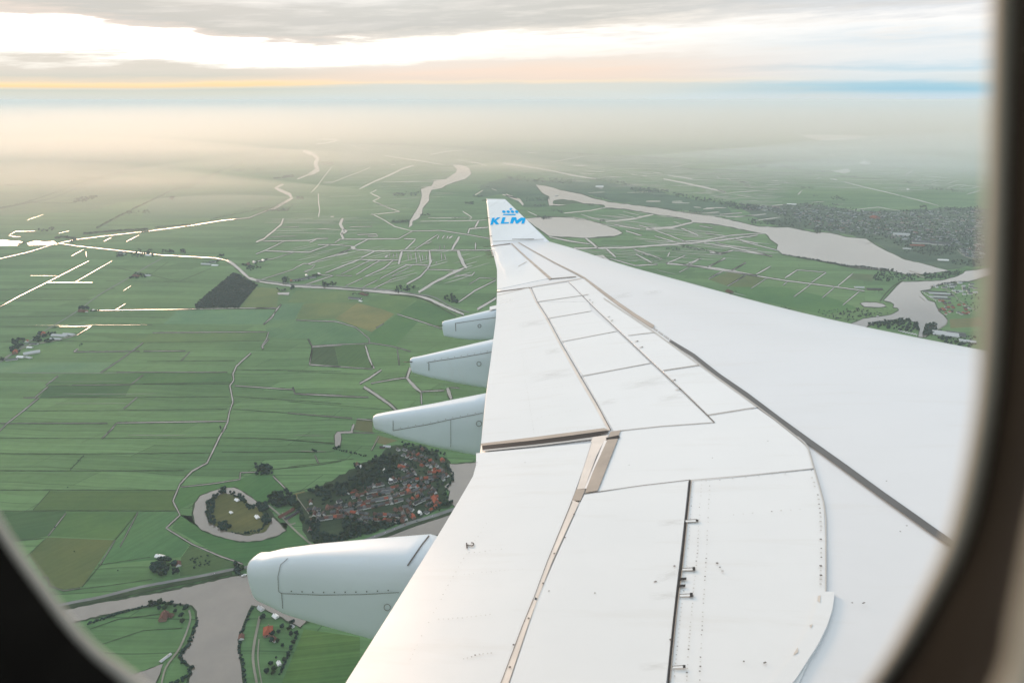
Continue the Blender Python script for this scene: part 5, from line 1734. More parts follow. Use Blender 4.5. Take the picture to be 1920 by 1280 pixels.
for cr, pt, L, Wd, H, rot, roof, wall, lab in (
    ('Ff', (1622, 575), 26, 13, 17, .35, 'orange', 'brick', 'large bright orange roofed church hall near the lake at the right of the village'),
    ('Ff', (1400, 345), 22, 11, 10, 1.2, 'orange', 'brick', 'long orange roofed house at the upper middle of the village'),
    ('Ff', (1670, 300), 14, 12, 10, .3, 'orange', 'brick', 'orange roofed house alone at the upper right edge of the village'),
    ('Ff', (1445, 508), 16, 13, 10, .3, 'orange', 'brick', 'orange hipped house by the paved square of the village'),
    ('Ff', (1330, 432), 13, 8, 8, .9, 'white', 'white', 'white roofed shed at the edge of the village wood'),
    ('Ff', (1285, 370), 9, 9, 9, .3, 'white', 'white', 'white building inside the wood above the village'),
    ('Ff', (1520, 650), 12, 9, 8, .4, 'white', 'white', 'white roofed house beside the dike road at the village edge'),
    ('Ff', (1475, 675), 16, 10, 9, .4, 'orange', 'brick', 'bright red orange house beside the dike road at the village edge'),
    ('Ff', (1103, 330), 14, 10, 9, .4, 'brown', 'white', 'pink brown house alone in a clump of trees left of the village wood'),
    ('Ff', (1128, 340), 9, 7, 6, .4, 'white', 'white', 'small white shed beside the lone house left of the village wood'),
    ('Ff', (630, 650), 45, 10, 7, -.6, 'brown', 'brick', 'long brown shed on the brown yard beside the path to the fort'),
    ('Ff', (665, 665), 40, 9, 6, -.6, 'dark', 'brick', 'long dark shed on the yard beside the path to the fort'),
    ('Ff', (785, 762), 12, 9, 8, .2, 'brown', 'white', 'white walled house at the lower left corner of the village wood'),
    ('Ff', (1300, 205), 22, 9, 6, 1.5, 'pale', 'white', 'pale shed in the allotment above the village'),
    ('Ff', (1270, 210), 16, 8, 5, 1.4, 'dark', 'brick', 'dark shed in the allotment above the village'),
    ('D', (1186, 368), 14, 9, 5, .9, 'white', 'white', 'small white building at the upper end of the moated island'),
    ('D', (1156, 430), 10, 7, 4, .8, 'white', 'white', 'small white building in the middle of the moated island'),
    ('D', (1286, 453), 15, 9, 5, .7, 'white', 'white', 'small white building at the right end of the moated island'),
    ('D', (800, 650), 20, 11, 6, 1.3, 'white', 'white', 'white roofed barn behind the round clump of farm trees'),
    ('D', (796, 684), 14, 9, 6, 1.3, 'pale', 'white', 'pale grey shed tucked against the clump of farm trees'),
    ('D', (892, 688), 16, 11, 7, .5, 'brown', 'white', 'pale farmhouse at the right of the round clump of trees'),
    ('D', (820, 955), 22, 14, 11, .2, 'brown', 'brick', 'brown roofed farmhouse on the point between the two waters'),
    ('D', (850, 945), 14, 9, 8, 1.4, 'brown', 'brick', 'brick outbuilding behind the farmhouse on the point'),
    ('D', (1342, 1030), 22, 17, 14, .3, 'orange', 'brick', 'bright orange pyramid roofed farmhouse by the river path below the near fairing'),
    ('D', (1372, 1065), 13, 9, 7, .9, 'brown', 'white', 'small house in front of the orange roofed farmhouse'),
    ('D', (1208, 1055), 12, 10, 7, .3, 'brown', 'white', 'pale boathouse standing on the river bank'),
    ('D', (1305, 912), 14, 9, 7, .9, 'pale', 'white', 'pale house right under the tail of the near fairing'),
    ('D', (1378, 950), 12, 9, 6, .9, 'white', 'white', 'white shed under the near fairing beside the trees'),
    ('D', (1462, 998), 9, 6, 4, .9, 'pale', 'white', 'pale turquoise grey shed under the near fairing'),
    ('D', (1395, 1185), 10, 7, 5, .6, 'white', 'white', 'white shed at the lower end of the river gardens'),
    ('D', (828, 1155), 22, 6, 3, -.5, 'pale', 'white', 'narrow pale shed at the foot of the path on the point'),
    ('J', (600, 372), 70, 22, 9, 1.42, 'pale', 'white', 'long pale barn of the upper farm at the far left'),
    ('J', (690, 362), 50, 20, 9, 1.42, 'pale', 'white', 'second pale barn at the right end of the upper left farm'),
    ('J', (560, 405), 50, 14, 7, 1.42, 'pale', 'white', 'low pale shed in front of the long barns at the left'),
    ('J', (435, 362), 24, 17, 15, .5, 'orange', 'brick', 'orange roofed farmhouse behind the dark hedge at the left'),
    ('J', (155, 545), 26, 17, 15, .5, 'orange', 'brick', 'orange roofed farmhouse of the lower farm at the left edge'),
    ('J', (320, 545), 55, 24, 10, 2.2, 'pale', 'white', 'pale barn with slanting roof at the right of the lower left farm'),
    ('J', (210, 588), 30, 16, 8, 1.4, 'white', 'white', 'white roofed shed in the middle of the lower left farm'),
    ('J', (290, 590), 28, 12, 6, 1.2, 'pale', 'white', 'low pale shed at the bottom of the lower left farm'),
    ('J', (120, 612), 40, 14, 7, 1.9, 'grey', 'white', 'grey shed at the far left end of the lower left farm'),
    ('J', (340, 455), 36, 14, 7, 1.5, 'grey', 'white', 'grey barn between the two left farms'),
    ('J', (300, 490), 22, 12, 6, 1.5, 'white', 'white', 'small white shed between the two left farms'),
    ('J', (270, 430), 15, 12, 9, .3, 'orange', 'white', 'white gabled house between the two left farms'),
    ('J', (825, 130), 34, 18, 12, 1.4, 'brown', 'brick', 'brown farmhouse in front of the square copse on the left road'),
    ('J', (868, 132), 16, 12, 8, .4, 'orange', 'white', 'small orange house beside the square copse on the left road'),
    ('J', (932, 120), 16, 12, 7, .4, 'white', 'white', 'white shed among dark bushes right of the square copse'),
    ('A', (760, 412), 40, 20, 12, 1.3, 'brown', 'brick', 'brown farmhouse at the end of the diagonal road at the left'),
    ('A', (825, 408), 36, 16, 8, 1.4, 'pale', 'white', 'pale barn at the end of the diagonal road at the left'),
    ('A', (680, 285), 44, 20, 12, 1.3, 'grey', 'white', 'grey farm on the canal left of the tree group'),
    ('A', (830, 296), 40, 18, 9, 1.3, 'white', 'white', 'white barn on the canal among the left trees'),
    ('A', (1150, 345), 60, 18, 9, 1.4, 'pale', 'white', 'long pale barn inside the bend before the dark plantation'),
    ('A', (1200, 352), 40, 18, 9, 1.4, 'white', 'white', 'white barn inside the bend before the dark plantation'),
    ('A', (1188, 333), 40, 18, 9, 1.4, 'grey', 'white', 'grey barn behind the white barn at the canal bend'),
    ('A', (1420, 335), 50, 18, 10, .5, 'pale', 'white', 'pale barn on the far side of the canal bend'),
    ('A', (1470, 325), 40, 16, 10, .5, 'white', 'white', 'white shed at the right end of the farm beyond the canal bend'),
    ('A', (1385, 345), 26, 18, 12, .5, 'brown', 'brick', 'brown farmhouse at the left of the farm beyond the canal bend'),
    ('B', (375, 572), 110, 22, 9, -.9, 'grey', 'white', 'long slate grey shed of the farm behind the canal'),
    ('B', (320, 580), 80, 22, 9, -.9, 'grey', 'white', 'second slate grey shed of the farm behind the canal'),
    ('B', (380, 548), 26, 14, 9, .5, 'white', 'white', 'small white house behind the slate grey sheds'),
    ('B', (475, 538), 40, 16, 8, .5, 'pale', 'brick', 'pale shed at the right end of the slate grey farm'),
    ('B', (265, 590), 20, 15, 11, .3, 'orange', 'brick', 'orange roofed house beside the square trees on the canal'),
    ('B', (745, 720), 70, 24, 9, 1.3, 'grey', 'white', 'grey barn of the farm on the near side of the canal'),
    ('B', (810, 690), 50, 20, 9, .9, 'brown', 'brick', 'brown barn behind the grey barn on the near side of the canal'),
    ('B', (785, 740), 20, 12, 6, .9, 'white', 'white', 'small white shed in front of the grey barn by the canal'),
    ('Cc', (260, 500), 34, 24, 14, .4, 'brown', 'brick', 'red brown farmhouse in the green fields just above the wing'),
    ('Cc', (1070, 485), 80, 22, 9, 1.5, 'dark', 'brick', 'dark barn at the field corner beside the right river'),
    ('Cc', (985, 475), 50, 18, 8, 1.5, 'pale', 'white', 'pale barn left of the dark barn beside the right river'),
    ('Kk', (1180, 985), 95, 62, 12, 1.1, 'pale', 'white', 'large pale roofed hall at the right above the wing'),
    ('Kk', (1290, 985), 70, 55, 11, 1.1, 'grey', 'white', 'grey industrial hall right of the large pale hall'),
    ('Kk', (1410, 1060), 60, 30, 9, 1.1, 'pale', 'white', 'pale shed furthest right above the wing edge'),
    ('H', (1430, 652), 120, 22, 22, 1.35, 'grey', 'white', 'white apartment slab left of the pair beyond the big lake'),
    ('H', (1560, 662), 120, 22, 22, 1.35, 'grey', 'white', 'white apartment slab right of the pair beyond the big lake'),
    ('H', (1400, 668), 90, 30, 10, 1.4, 'orange', 'brick', 'low red roofed school in front of the apartment slabs'),
    ('H', (1108, 480), 60, 60, 26, .3, 'orange', 'brick', 'orange block standing out in the town'),
    ('H', (1290, 598), 110, 24, 22, 1.3, 'pale', 'white', 'pale apartment row in the town above the lake'),
    ('H', (1330, 690), 50, 18, 8, 1.3, 'pale', 'white', 'pale roofed shed on the lake side of the town'),
    ('H', (915, 510), 90, 30, 10, 1.4, 'grey', 'white', 'wide grey roofed hall in the middle of the town'),
    ('H', (1580, 770), 60, 24, 10, 1.4, 'white', 'white', 'white roofed boathouse on the green lake shore'),
    ('H', (530, 383), 90, 26, 10, 1.4, 'white', 'white', 'white greenhouse at the upper left of the town'),
    ('G', (828, 262), 90, 50, 16, 1.4, 'white', 'white', 'white farm hall in the marsh beyond the lake arm'),
):
    p = gp(*Z(cr, [pt])[0], 1)
    big = roof in ('pale', 'white', 'grey', 'dark') and (L > 24)
    house(p, L, Wd, H, rot, roof, lab, None, wall, roof == 'orange' and 'pyramid' in lab, 'house' if not big else 'building', 'house' if not big else 'barn', not big)

# houses of the waterside estate on the right
for k, (x, y) in enumerate(scatter(Z('Kk', [(1090, 640), (1200, 640), (1440, 690), (1480, 780), (1380, 790), (1170, 780), (1090, 700)]), 26, 3.8, hr)):
    rf = 'orange' if hr.random() < .55 else ('grey' if hr.random() < .6 else 'dark')
    house(gp(x, y, 1), hr.uniform(11, 16), hr.uniform(10, 13), hr.uniform(9, 12), hr.uniform(0, 3), rf, {'orange': 'orange roofed house', 'grey': 'grey roofed house', 'dark': 'dark roofed house'}[rf] + ' on the waterside estate right of the river', 'houses of the waterside estate', 'white' if hr.random() < .4 else 'brick', True)
for k in range(5):
    x, y = Z('Kk', [(1040 + 45 * (k % 3) + 30 * (k // 3), 545 + 18 * k)])[0]
    house(gp(x + 6, y, 1), 110 - 8 * k, 14, 7, 1.38, 'pale' if k % 2 else 'dark', ('pale' if k % 2 else 'dark') + ' long boat shed in the parallel rows of the right marina', 'boat sheds of the marina', 'white', False, 'boat shed', 'boat_shed', False)
for k, (x, y) in enumerate(scatter(Z('Kk', [(1030, 490), (1180, 455), (1400, 440), (1500, 470), (1500, 600), (1330, 580), (1200, 510)]), 24, 3.6, hr)):
    rf = 'pale' if hr.random() < .5 else 'grey'
    house(gp(x, y, 1), hr.uniform(12, 26), hr.uniform(10, 14), hr.uniform(8, 12), hr.uniform(1, 1.8), rf, {'pale': 'pale roofed house', 'grey': 'grey roofed house'}[rf] + ' in the quarter behind the right marina', 'houses behind the marina', 'white', False)

# white dome far away on the right
p = gp(1340 + 1040 / 3.692, 280 + 103 / 3.692, 0)
V, Fc = [], []
for i in range(7):
    a = i * math.pi / 12
    for k in range(24): V.append((78 * math.cos(a) * math.cos(k * math.pi / 12), 78 * math.cos(a) * math.sin(k * math.pi / 12), 62 * math.sin(a)))
for i in range(6):
    for k in range(24): Fc.append((i * 24 + k, i * 24 + (k + 1) % 24, (i + 1) * 24 + (k + 1) % 24, (i + 1) * 24 + k))
do = mesh('dome_hall', V, Fc, PLASTER, None, True)
do.location = p
tag(do, 'white domed hall far off in the haze on the right', 'dome')

# ------------------------------------------------------------------ individual trees, nearest first
TZ = [
 ('Ff', [(785, 500), (860, 480), (1000, 450), (1120, 360), (1200, 280), (1290, 255), (1350, 255), (1395, 310), (1330, 425), (1180, 480), (1020, 530), (860, 565)], 64, 5.2, (9, 14), 'dark tree in the wood along the upper left edge of the village', 'trees of the village wood'),
 ('Ff', [(500, 545), (560, 520), (650, 500), (690, 560), (760, 690), (745, 720), (690, 610), (600, 600), (570, 620), (520, 600)], 30, 5.0, (9, 14), 'dark tree in the copse between the moated island and the village', 'trees of the fort copse'),
 ('Ff', [(765, 705), (860, 690), (850, 740), (870, 790), (940, 800), (1000, 770), (1010, 690), (1220, 715), (1420, 700), (1280, 760), (1000, 835), (845, 880), (790, 800)], 56, 5.2, (8, 13), 'dark tree in the belt between the village and the dike road', 'trees of the dike belt'),
 ('Ff', [(760, 560), (960, 560), (1180, 500), (1300, 450), (1370, 210), (1560, 225), (1715, 330), (1740, 430), (1680, 500), (1745, 590), (1600, 650), (1440, 690), (1200, 705), (790, 690)], 70, 7.0, (6, 10), 'garden tree standing between the houses of the village', 'garden trees of the village'),
 ('D', [(1280, 195), (1360, 195), (1365, 240), (1285, 240)], 9, 5.5, (10, 13), 'dark tree of the square copse above the moated island', 'trees of the square copse'),
 ('D', [(755, 690), (820, 660), (880, 680), (890, 740), (830, 755), (765, 740)], 11, 7, (10, 15), 'dark tree of the round clump at the farm above the dike', 'trees of the farm clump'),
 ('D', [(1170, 695), (1215, 690), (1220, 735), (1180, 745)], 4, 6, (9, 13), 'dark tree at the ditch mouth by the river left of the near fairing', 'trees at the ditch mouth'),
 ('D', [(730, 890), (820, 872), (920, 890), (960, 920), (930, 990), (890, 980), (870, 920), (790, 930)], 14, 8, (7, 11), 'bushy tree round the farmhouse on the point between the waters', 'trees on the point'),
 ('D', [(1310, 960), (1420, 960), (1500, 1010), (1440, 1180), (1400, 1250), (1320, 1250), (1420, 1080), (1340, 1080)], 22, 8, (7, 11), 'tree in the riverside gardens below the near fairing', 'trees of the riverside gardens'),
]
cnt = 0
for cr, pl, n, sep, (h0, h1), lab, grp in TZ:
    for x, y in scatter(Z(cr, pl), n, sep, tr):
        g = gp(x, y)
        tree(g.x, g.y, tr.uniform(h0, h1), lab, grp); cnt += 1
for pts, n, lab, grp, cr in (
    ([(1112, 325), (1075, 355), (1048, 385), (1040, 430), (1045, 470), (1075, 495)], 16, 'dark tree on the left bank of the moated island', 'trees on the left bank of the island', 'D'),
    ([(1095, 505), (1110, 495), (1130, 510), (1150, 505)], 5, 'dark tree on the lower bank of the moated island', 'trees on the lower bank of the island', 'D'),
    ([(1155, 335), (1200, 345), (1215, 370), (1240, 400), (1270, 410)], 8, 'dark tree on the upper right bank of the moated island', 'trees on the upper right bank of the island', 'D'),
    ([(1300, 390), (1330, 420), (1335, 460), (1340, 485), (1320, 500)], 9, 'dark tree at the right end of the moated island', 'trees at the right end of the island', 'D'),
    ([(1450, 642), (1500, 635), (1560, 622)], 4, 'small tree beside the dike road above the near fairing', 'trees beside the dike road', 'D')):
    for x, y in along(Z(cr, pts), n, 1.6, tr):
        g = gp(x, y)
        tree(g.x, g.y, tr.uniform(6, 10), lab, grp); cnt += 1

# ------------------------------------------------------------------ the remaining trees, too many to count, as one mass
SV, SF = [], []
sr = random.Random(5)
JIT = [[1 + sr.uniform(-.35, .35) for _ in range(42)] for _ in range(24)]
def bush(px, py, h, wide=1.0, low=False):
    g = gp(px, py)
    b = len(SV)
    j = JIT[sr.randrange(24)]
    sh = ICO1
    w = h * .48 * wide
    for v, k in zip(sh[0], j):
        SV.append((g.x + v.x * w * k, g.y + v.y * w * k, -ALT + max(0.2, h * .52 + v.z * h * .5 * k)))
    for f in sh[1]: SF.append((b + f[0], b + f[1], b + f[2]))
def mass(cr, poly_, n, h0, h1, wide=1.0):
    pl = Z(cr, poly_)
    xs = [p[0] for p in pl]; ys = [p[1] for p in pl]
    k = t = 0
    while k < n and t < n * 40:
        t += 1
        p = (sr.uniform(min(xs), max(xs)), sr.uniform(min(ys), max(ys)))
        if inside(p, pl): bush(p[0], p[1], sr.uniform(h0, h1), wide); k += 1
def rowm(cr, pts, n, h0, h1, jit=1.0, wide=1.0):
    for x, y in along(Z(cr, pts), n, jit, sr): bush(x, y, sr.uniform(h0, h1), wide)
# undergrowth that closes the woods
for cr_, pl_, n_, a_, b_ in ((TZ[0][0], TZ[0][1], 170, 6, 11), (TZ[1][0], TZ[1][1], 60, 6, 11), (TZ[2][0], TZ[2][1], 170, 5, 9), (TZ[3][0], TZ[3][1], 190, 3, 6), (TZ[4][0], TZ[4][1], 26, 9, 12), (TZ[5][0], TZ[5][1], 24, 8, 13), (TZ[6][0], TZ[6][1], 8, 6, 10)): mass(cr_, pl_, n_, a_, b_, 1.15)
mass('D', [(1035, 375), (1070, 345), (1085, 360), (1075, 400), (1070, 450), (1080, 485), (1050, 480), (1032, 440)], 46, 6, 10, 1.1)
mass('D', [(1090, 480), (1125, 475), (1160, 500), (1150, 525), (1110, 515)], 26, 6, 10, 1.1)
mass('D', [(1105, 315), (1125, 310), (1128, 338), (1108, 340)], 9, 7, 11)
mass('D', [(1190, 340), (1225, 350), (1232, 378), (1205, 372)], 14, 7, 10)
mass('D', [(1232, 388), (1275, 392), (1270, 415), (1245, 415)], 14, 6, 9)
mass('D', [(1285, 378), (1330, 380), (1345, 430), (1310, 435), (1290, 405)], 30, 8, 12)
mass('D', [(1305, 448), (1345, 450), (1352, 490), (1325, 500)], 22, 7, 11)
rowm('D', [(1150, 526), (1230, 541), (1300, 528)], 26, 2, 4, 1.5)
rowm('D', [(1155, 335), (1210, 360), (1240, 400), (1290, 400), (1330, 430), (1340, 480), (1310, 515), (1230, 535)], 50, 3, 7, 2)
# reed and bush along banks near the camera
rowm('D', [(440, 985), (620, 925), (740, 895), (820, 880), (850, 885)], 46, 3, 5.5, 1.5, 1.4)
rowm('D', [(985, 960), (965, 1050), (930, 1110), (905, 1150)], 26, 3, 6, 2.5, 1.4)
rowm('D', [(905, 1160), (955, 1200), (940, 1240), (900, 1280), (860, 1290)], 20, 4, 7, 5, 1.3)
rowm('D', [(1262, 905), (1240, 960), (1205, 1040), (1200, 1100), (1215, 1200), (1230, 1290)], 40, 3, 5, 3, 1.4)
mass('D', [(950, 660), (1040, 640), (1060, 690), (960, 710)], 24, 2, 4, 1.5)
rowm('D', [(1490, 1040), (1440, 1140), (1400, 1240)], 18, 4, 7, 2)
rowm('Ff', [(940, 215), (1010, 235), (1080, 250), (1160, 270)], 14, 4, 8, 1.5)
rowm('Ff', [(800, 225), (830, 240)], 3, 6, 9, 1)
rowm('Ff', [(950, 215), (985, 210)], 5, 6, 9, 1.2)
rowm('Ff', [(1085, 318), (1095, 350), (1120, 325)], 6, 7, 10, 1.5)
rowm('Ff', [(1690, 330), (1735, 380), (1740, 430), (1690, 500), (1700, 540)], 18, 5, 9, 2)
rowm('Ff', [(1600, 620), (1680, 590), (1740, 575)], 14, 6, 10, 2)
mass('Ff', [(1380, 170), (1560, 200), (1700, 250), (1640, 300), (1500, 250), (1400, 240)], 40, 5, 9)
mass('Ff', [(1420, 260), (1640, 300), (1700, 420), (1600, 480), (1480, 520), (1420, 420)], 60, 5, 8)
rowm('Ff', [(1500, 540), (1560, 545)], 8, 6, 9, 2)
rowm('D', [(1100, 0), (1105, 10)], 2, 4, 5)
rowm('D', [(340, 302), (362, 410), (225, 555), (590, 720)], 3, 3, 5)
# farm clumps on the left
for cr, pl, n, a, b in (('J', [(320, 400), (400, 345), (560, 330), (530, 440), (340, 440)], 46, 7, 13), ('J', [(110, 420), (240, 400), (250, 480), (120, 490)], 30, 8, 14), ('J', [(105, 490), (200, 490), (210, 545), (110, 540)], 22, 8, 14),
                        ('J', [(790, 88), (890, 88), (890, 108), (790, 108)], 22, 9, 13), ('J', [(905, 112), (1000, 116), (960, 130), (905, 130)], 12, 5, 9), ('J', [(0, 590), (40, 600), (30, 620), (0, 615)], 8, 6, 10),
                        ('J', [(780, 470), (830, 440), (830, 455), (790, 475)], 6, 4, 6), ('J', [(520, 290), (590, 270), (590, 282), (530, 300)], 6, 4, 6),
                        ('A', [(715, 420), (760, 395), (850, 405), (800, 428), (740, 432)], 26, 8, 14), ('A', [(640, 290), (700, 268), (720, 290), (660, 308)], 22, 8, 14), ('A', [(720, 300), (770, 262), (860, 262), (880, 300), (760, 308)], 40, 8, 14),
                        ('A', [(900, 265), (975, 268), (970, 282), (905, 285)], 18, 8, 15), ('A', [(1005, 265), (1035, 265), (1035, 286), (1008, 286)], 10, 10, 16), ('A', [(1205, 290), (1260, 290), (1255, 302), (1210, 302)], 12, 7, 12),
                        ('A', [(1130, 335), (1230, 318), (1240, 330), (1150, 345)], 18, 6, 10), ('A', [(1350, 345), (1400, 335), (1460, 365), (1400, 385), (1370, 365)], 34, 7, 12), ('A', [(1400, 325), (1500, 315), (1490, 330), (1420, 345)], 22, 6, 10),
                        ('B', [(195, 565), (250, 562), (250, 605), (198, 605)], 20, 10, 16), ('B', [(250, 625), (285, 620), (285, 660), (255, 655)], 8, 9, 14), ('B', [(270, 590), (400, 550), (500, 530), (470, 560), (300, 600)], 44, 6, 10),
                        ('B', [(500, 600), (610, 598), (590, 625), (505, 630)], 24, 7, 12), ('B', [(498, 590), (515, 590), (515, 640), (500, 640)], 7, 10, 15), ('B', [(1040, 640), (1080, 620), (1200, 625), (1150, 665), (1045, 672)], 44, 6, 12), ('B', [(1150, 635), (1260, 630), (1240, 655), (1140, 670)], 24, 3, 5),
                        ('B', [(1408, 700), (1470, 690), (1525, 740), (1490, 770), (1415, 735)], 30, 8, 14), ('B', [(700, 680), (870, 680), (860, 690), (720, 700)], 14, 6, 9), ('B', [(140, 645), (240, 650), (240, 665), (150, 665)], 8, 6, 10),
                        ('D', [(350, 205), (420, 140), (425, 145), (360, 218)], 8, 2, 3)):
    mass(cr, pl, n, a, b)
# canal trees, lake shore, wooded spits on the right
rowm('A', [(470, 178), (600, 165), (720, 158), (825, 152)], 46, 14, 20, .6)
rowm('A', [(870, 140), (1000, 128), (1060, 124)], 24, 9, 13, .6)
rowm('A', [(310, 200), (360, 195), (420, 205), (400, 225)], 26, 12, 18, 1.5)
rowm('A', [(1180, 95), (1300, 70), (1400, 50), (1560, 10), (1600, -15)], 40, 8, 14, 1)
rowm('A', [(100, 235), (140, 225)], 6, 10, 14, 1)
mass('A', [(215, 150), (300, 140), (310, 155), (220, 165)], 18, 10, 16)
rowm('B', [(840, 75), (1060, 72)], 8, 3, 5, .5)
mass('B', [(1010, 138), (1155, 134), (1150, 152), (1015, 152)], 36, 9, 13)
mass('B', [(1230, 88), (1310, 86), (1305, 100), (1235, 100)], 18, 8, 12)
mass('B', [(1470, 105), (1595, 105), (1595, 128), (1470, 128)], 30, 4, 8)
mass('B', [(1610, 195), (1740, 190), (1740, 225), (1610, 228)], 40, 2, 4)
mass('B', [(1570, 0), (1630, 0), (1630, 14), (1570, 14)], 12, 8, 12)
mass('Kk', [(350, 890), (440, 862), (560, 845), (700, 830), (790, 838), (880, 868), (925, 930), (870, 965), (700, 950), (560, 930)], 120, 9, 15)
mass('Kk', [(940, 1000), (960, 910), (1000, 880), (1090, 880), (1095, 940), (1030, 1000)], 46, 10, 16)
mass('Kk', [(0, 780), (170, 740), (230, 715), (330, 720), (590, 770), (450, 795), (330, 815), (200, 855), (0, 830)], 80, 5, 9)
mass('Kk', [(330, 700), (600, 700), (690, 735), (600, 770)], 40, 1.5, 3)
mass('Kk', [(955, 345), (1050, 355), (1250, 325), (1330, 310), (1360, 340), (1270, 385), (1150, 410), (1000, 410), (955, 380)], 110, 7, 12)
mass('Kk', [(430, 370), (560, 310), (640, 310), (740, 355), (860, 365), (980, 410), (860, 430), (740, 425), (640, 440), (430, 420)], 120, 7, 12)
rowm('Kk', [(0, 245), (80, 260), (200, 280), (340, 285), (450, 305), (570, 310)], 70, 7, 13, 1)
rowm('Cc', [(560, 292), (640, 305), (760, 325), (860, 345)], 44, 6, 12, .8)
rowm('Kk', [(1030, 490), (1180, 455), (1280, 440), (1400, 440)], 30, 5, 9, .8)
mass('Kk', [(1180, 500), (1500, 480), (1560, 640), (1480, 800), (1300, 640)], 70, 4, 8)
mass('Kk', [(1050, 980), (1120, 940), (1200, 1000), (1300, 1060), (1500, 1130), (1300, 1140), (1100, 1040)], 90, 6, 11)
mass('Kk', [(1250, 1000), (1500, 1000), (1500, 1120), (1340, 1080)], 40, 5, 9)
mass('Kk', [(350, 500), (550, 520), (560, 570), (480, 560)], 16, 3, 6)
mass('Cc', [(550, 578), (610, 585), (600, 600), (555, 590)], 10, 4, 7)
mass('Cc', [(245, 492), (300, 495), (295, 515), (250, 512)], 10, 4, 7)
mass('Cc', [(700, 600), (950, 590), (940, 660), (820, 640)], 50, 4, 7)
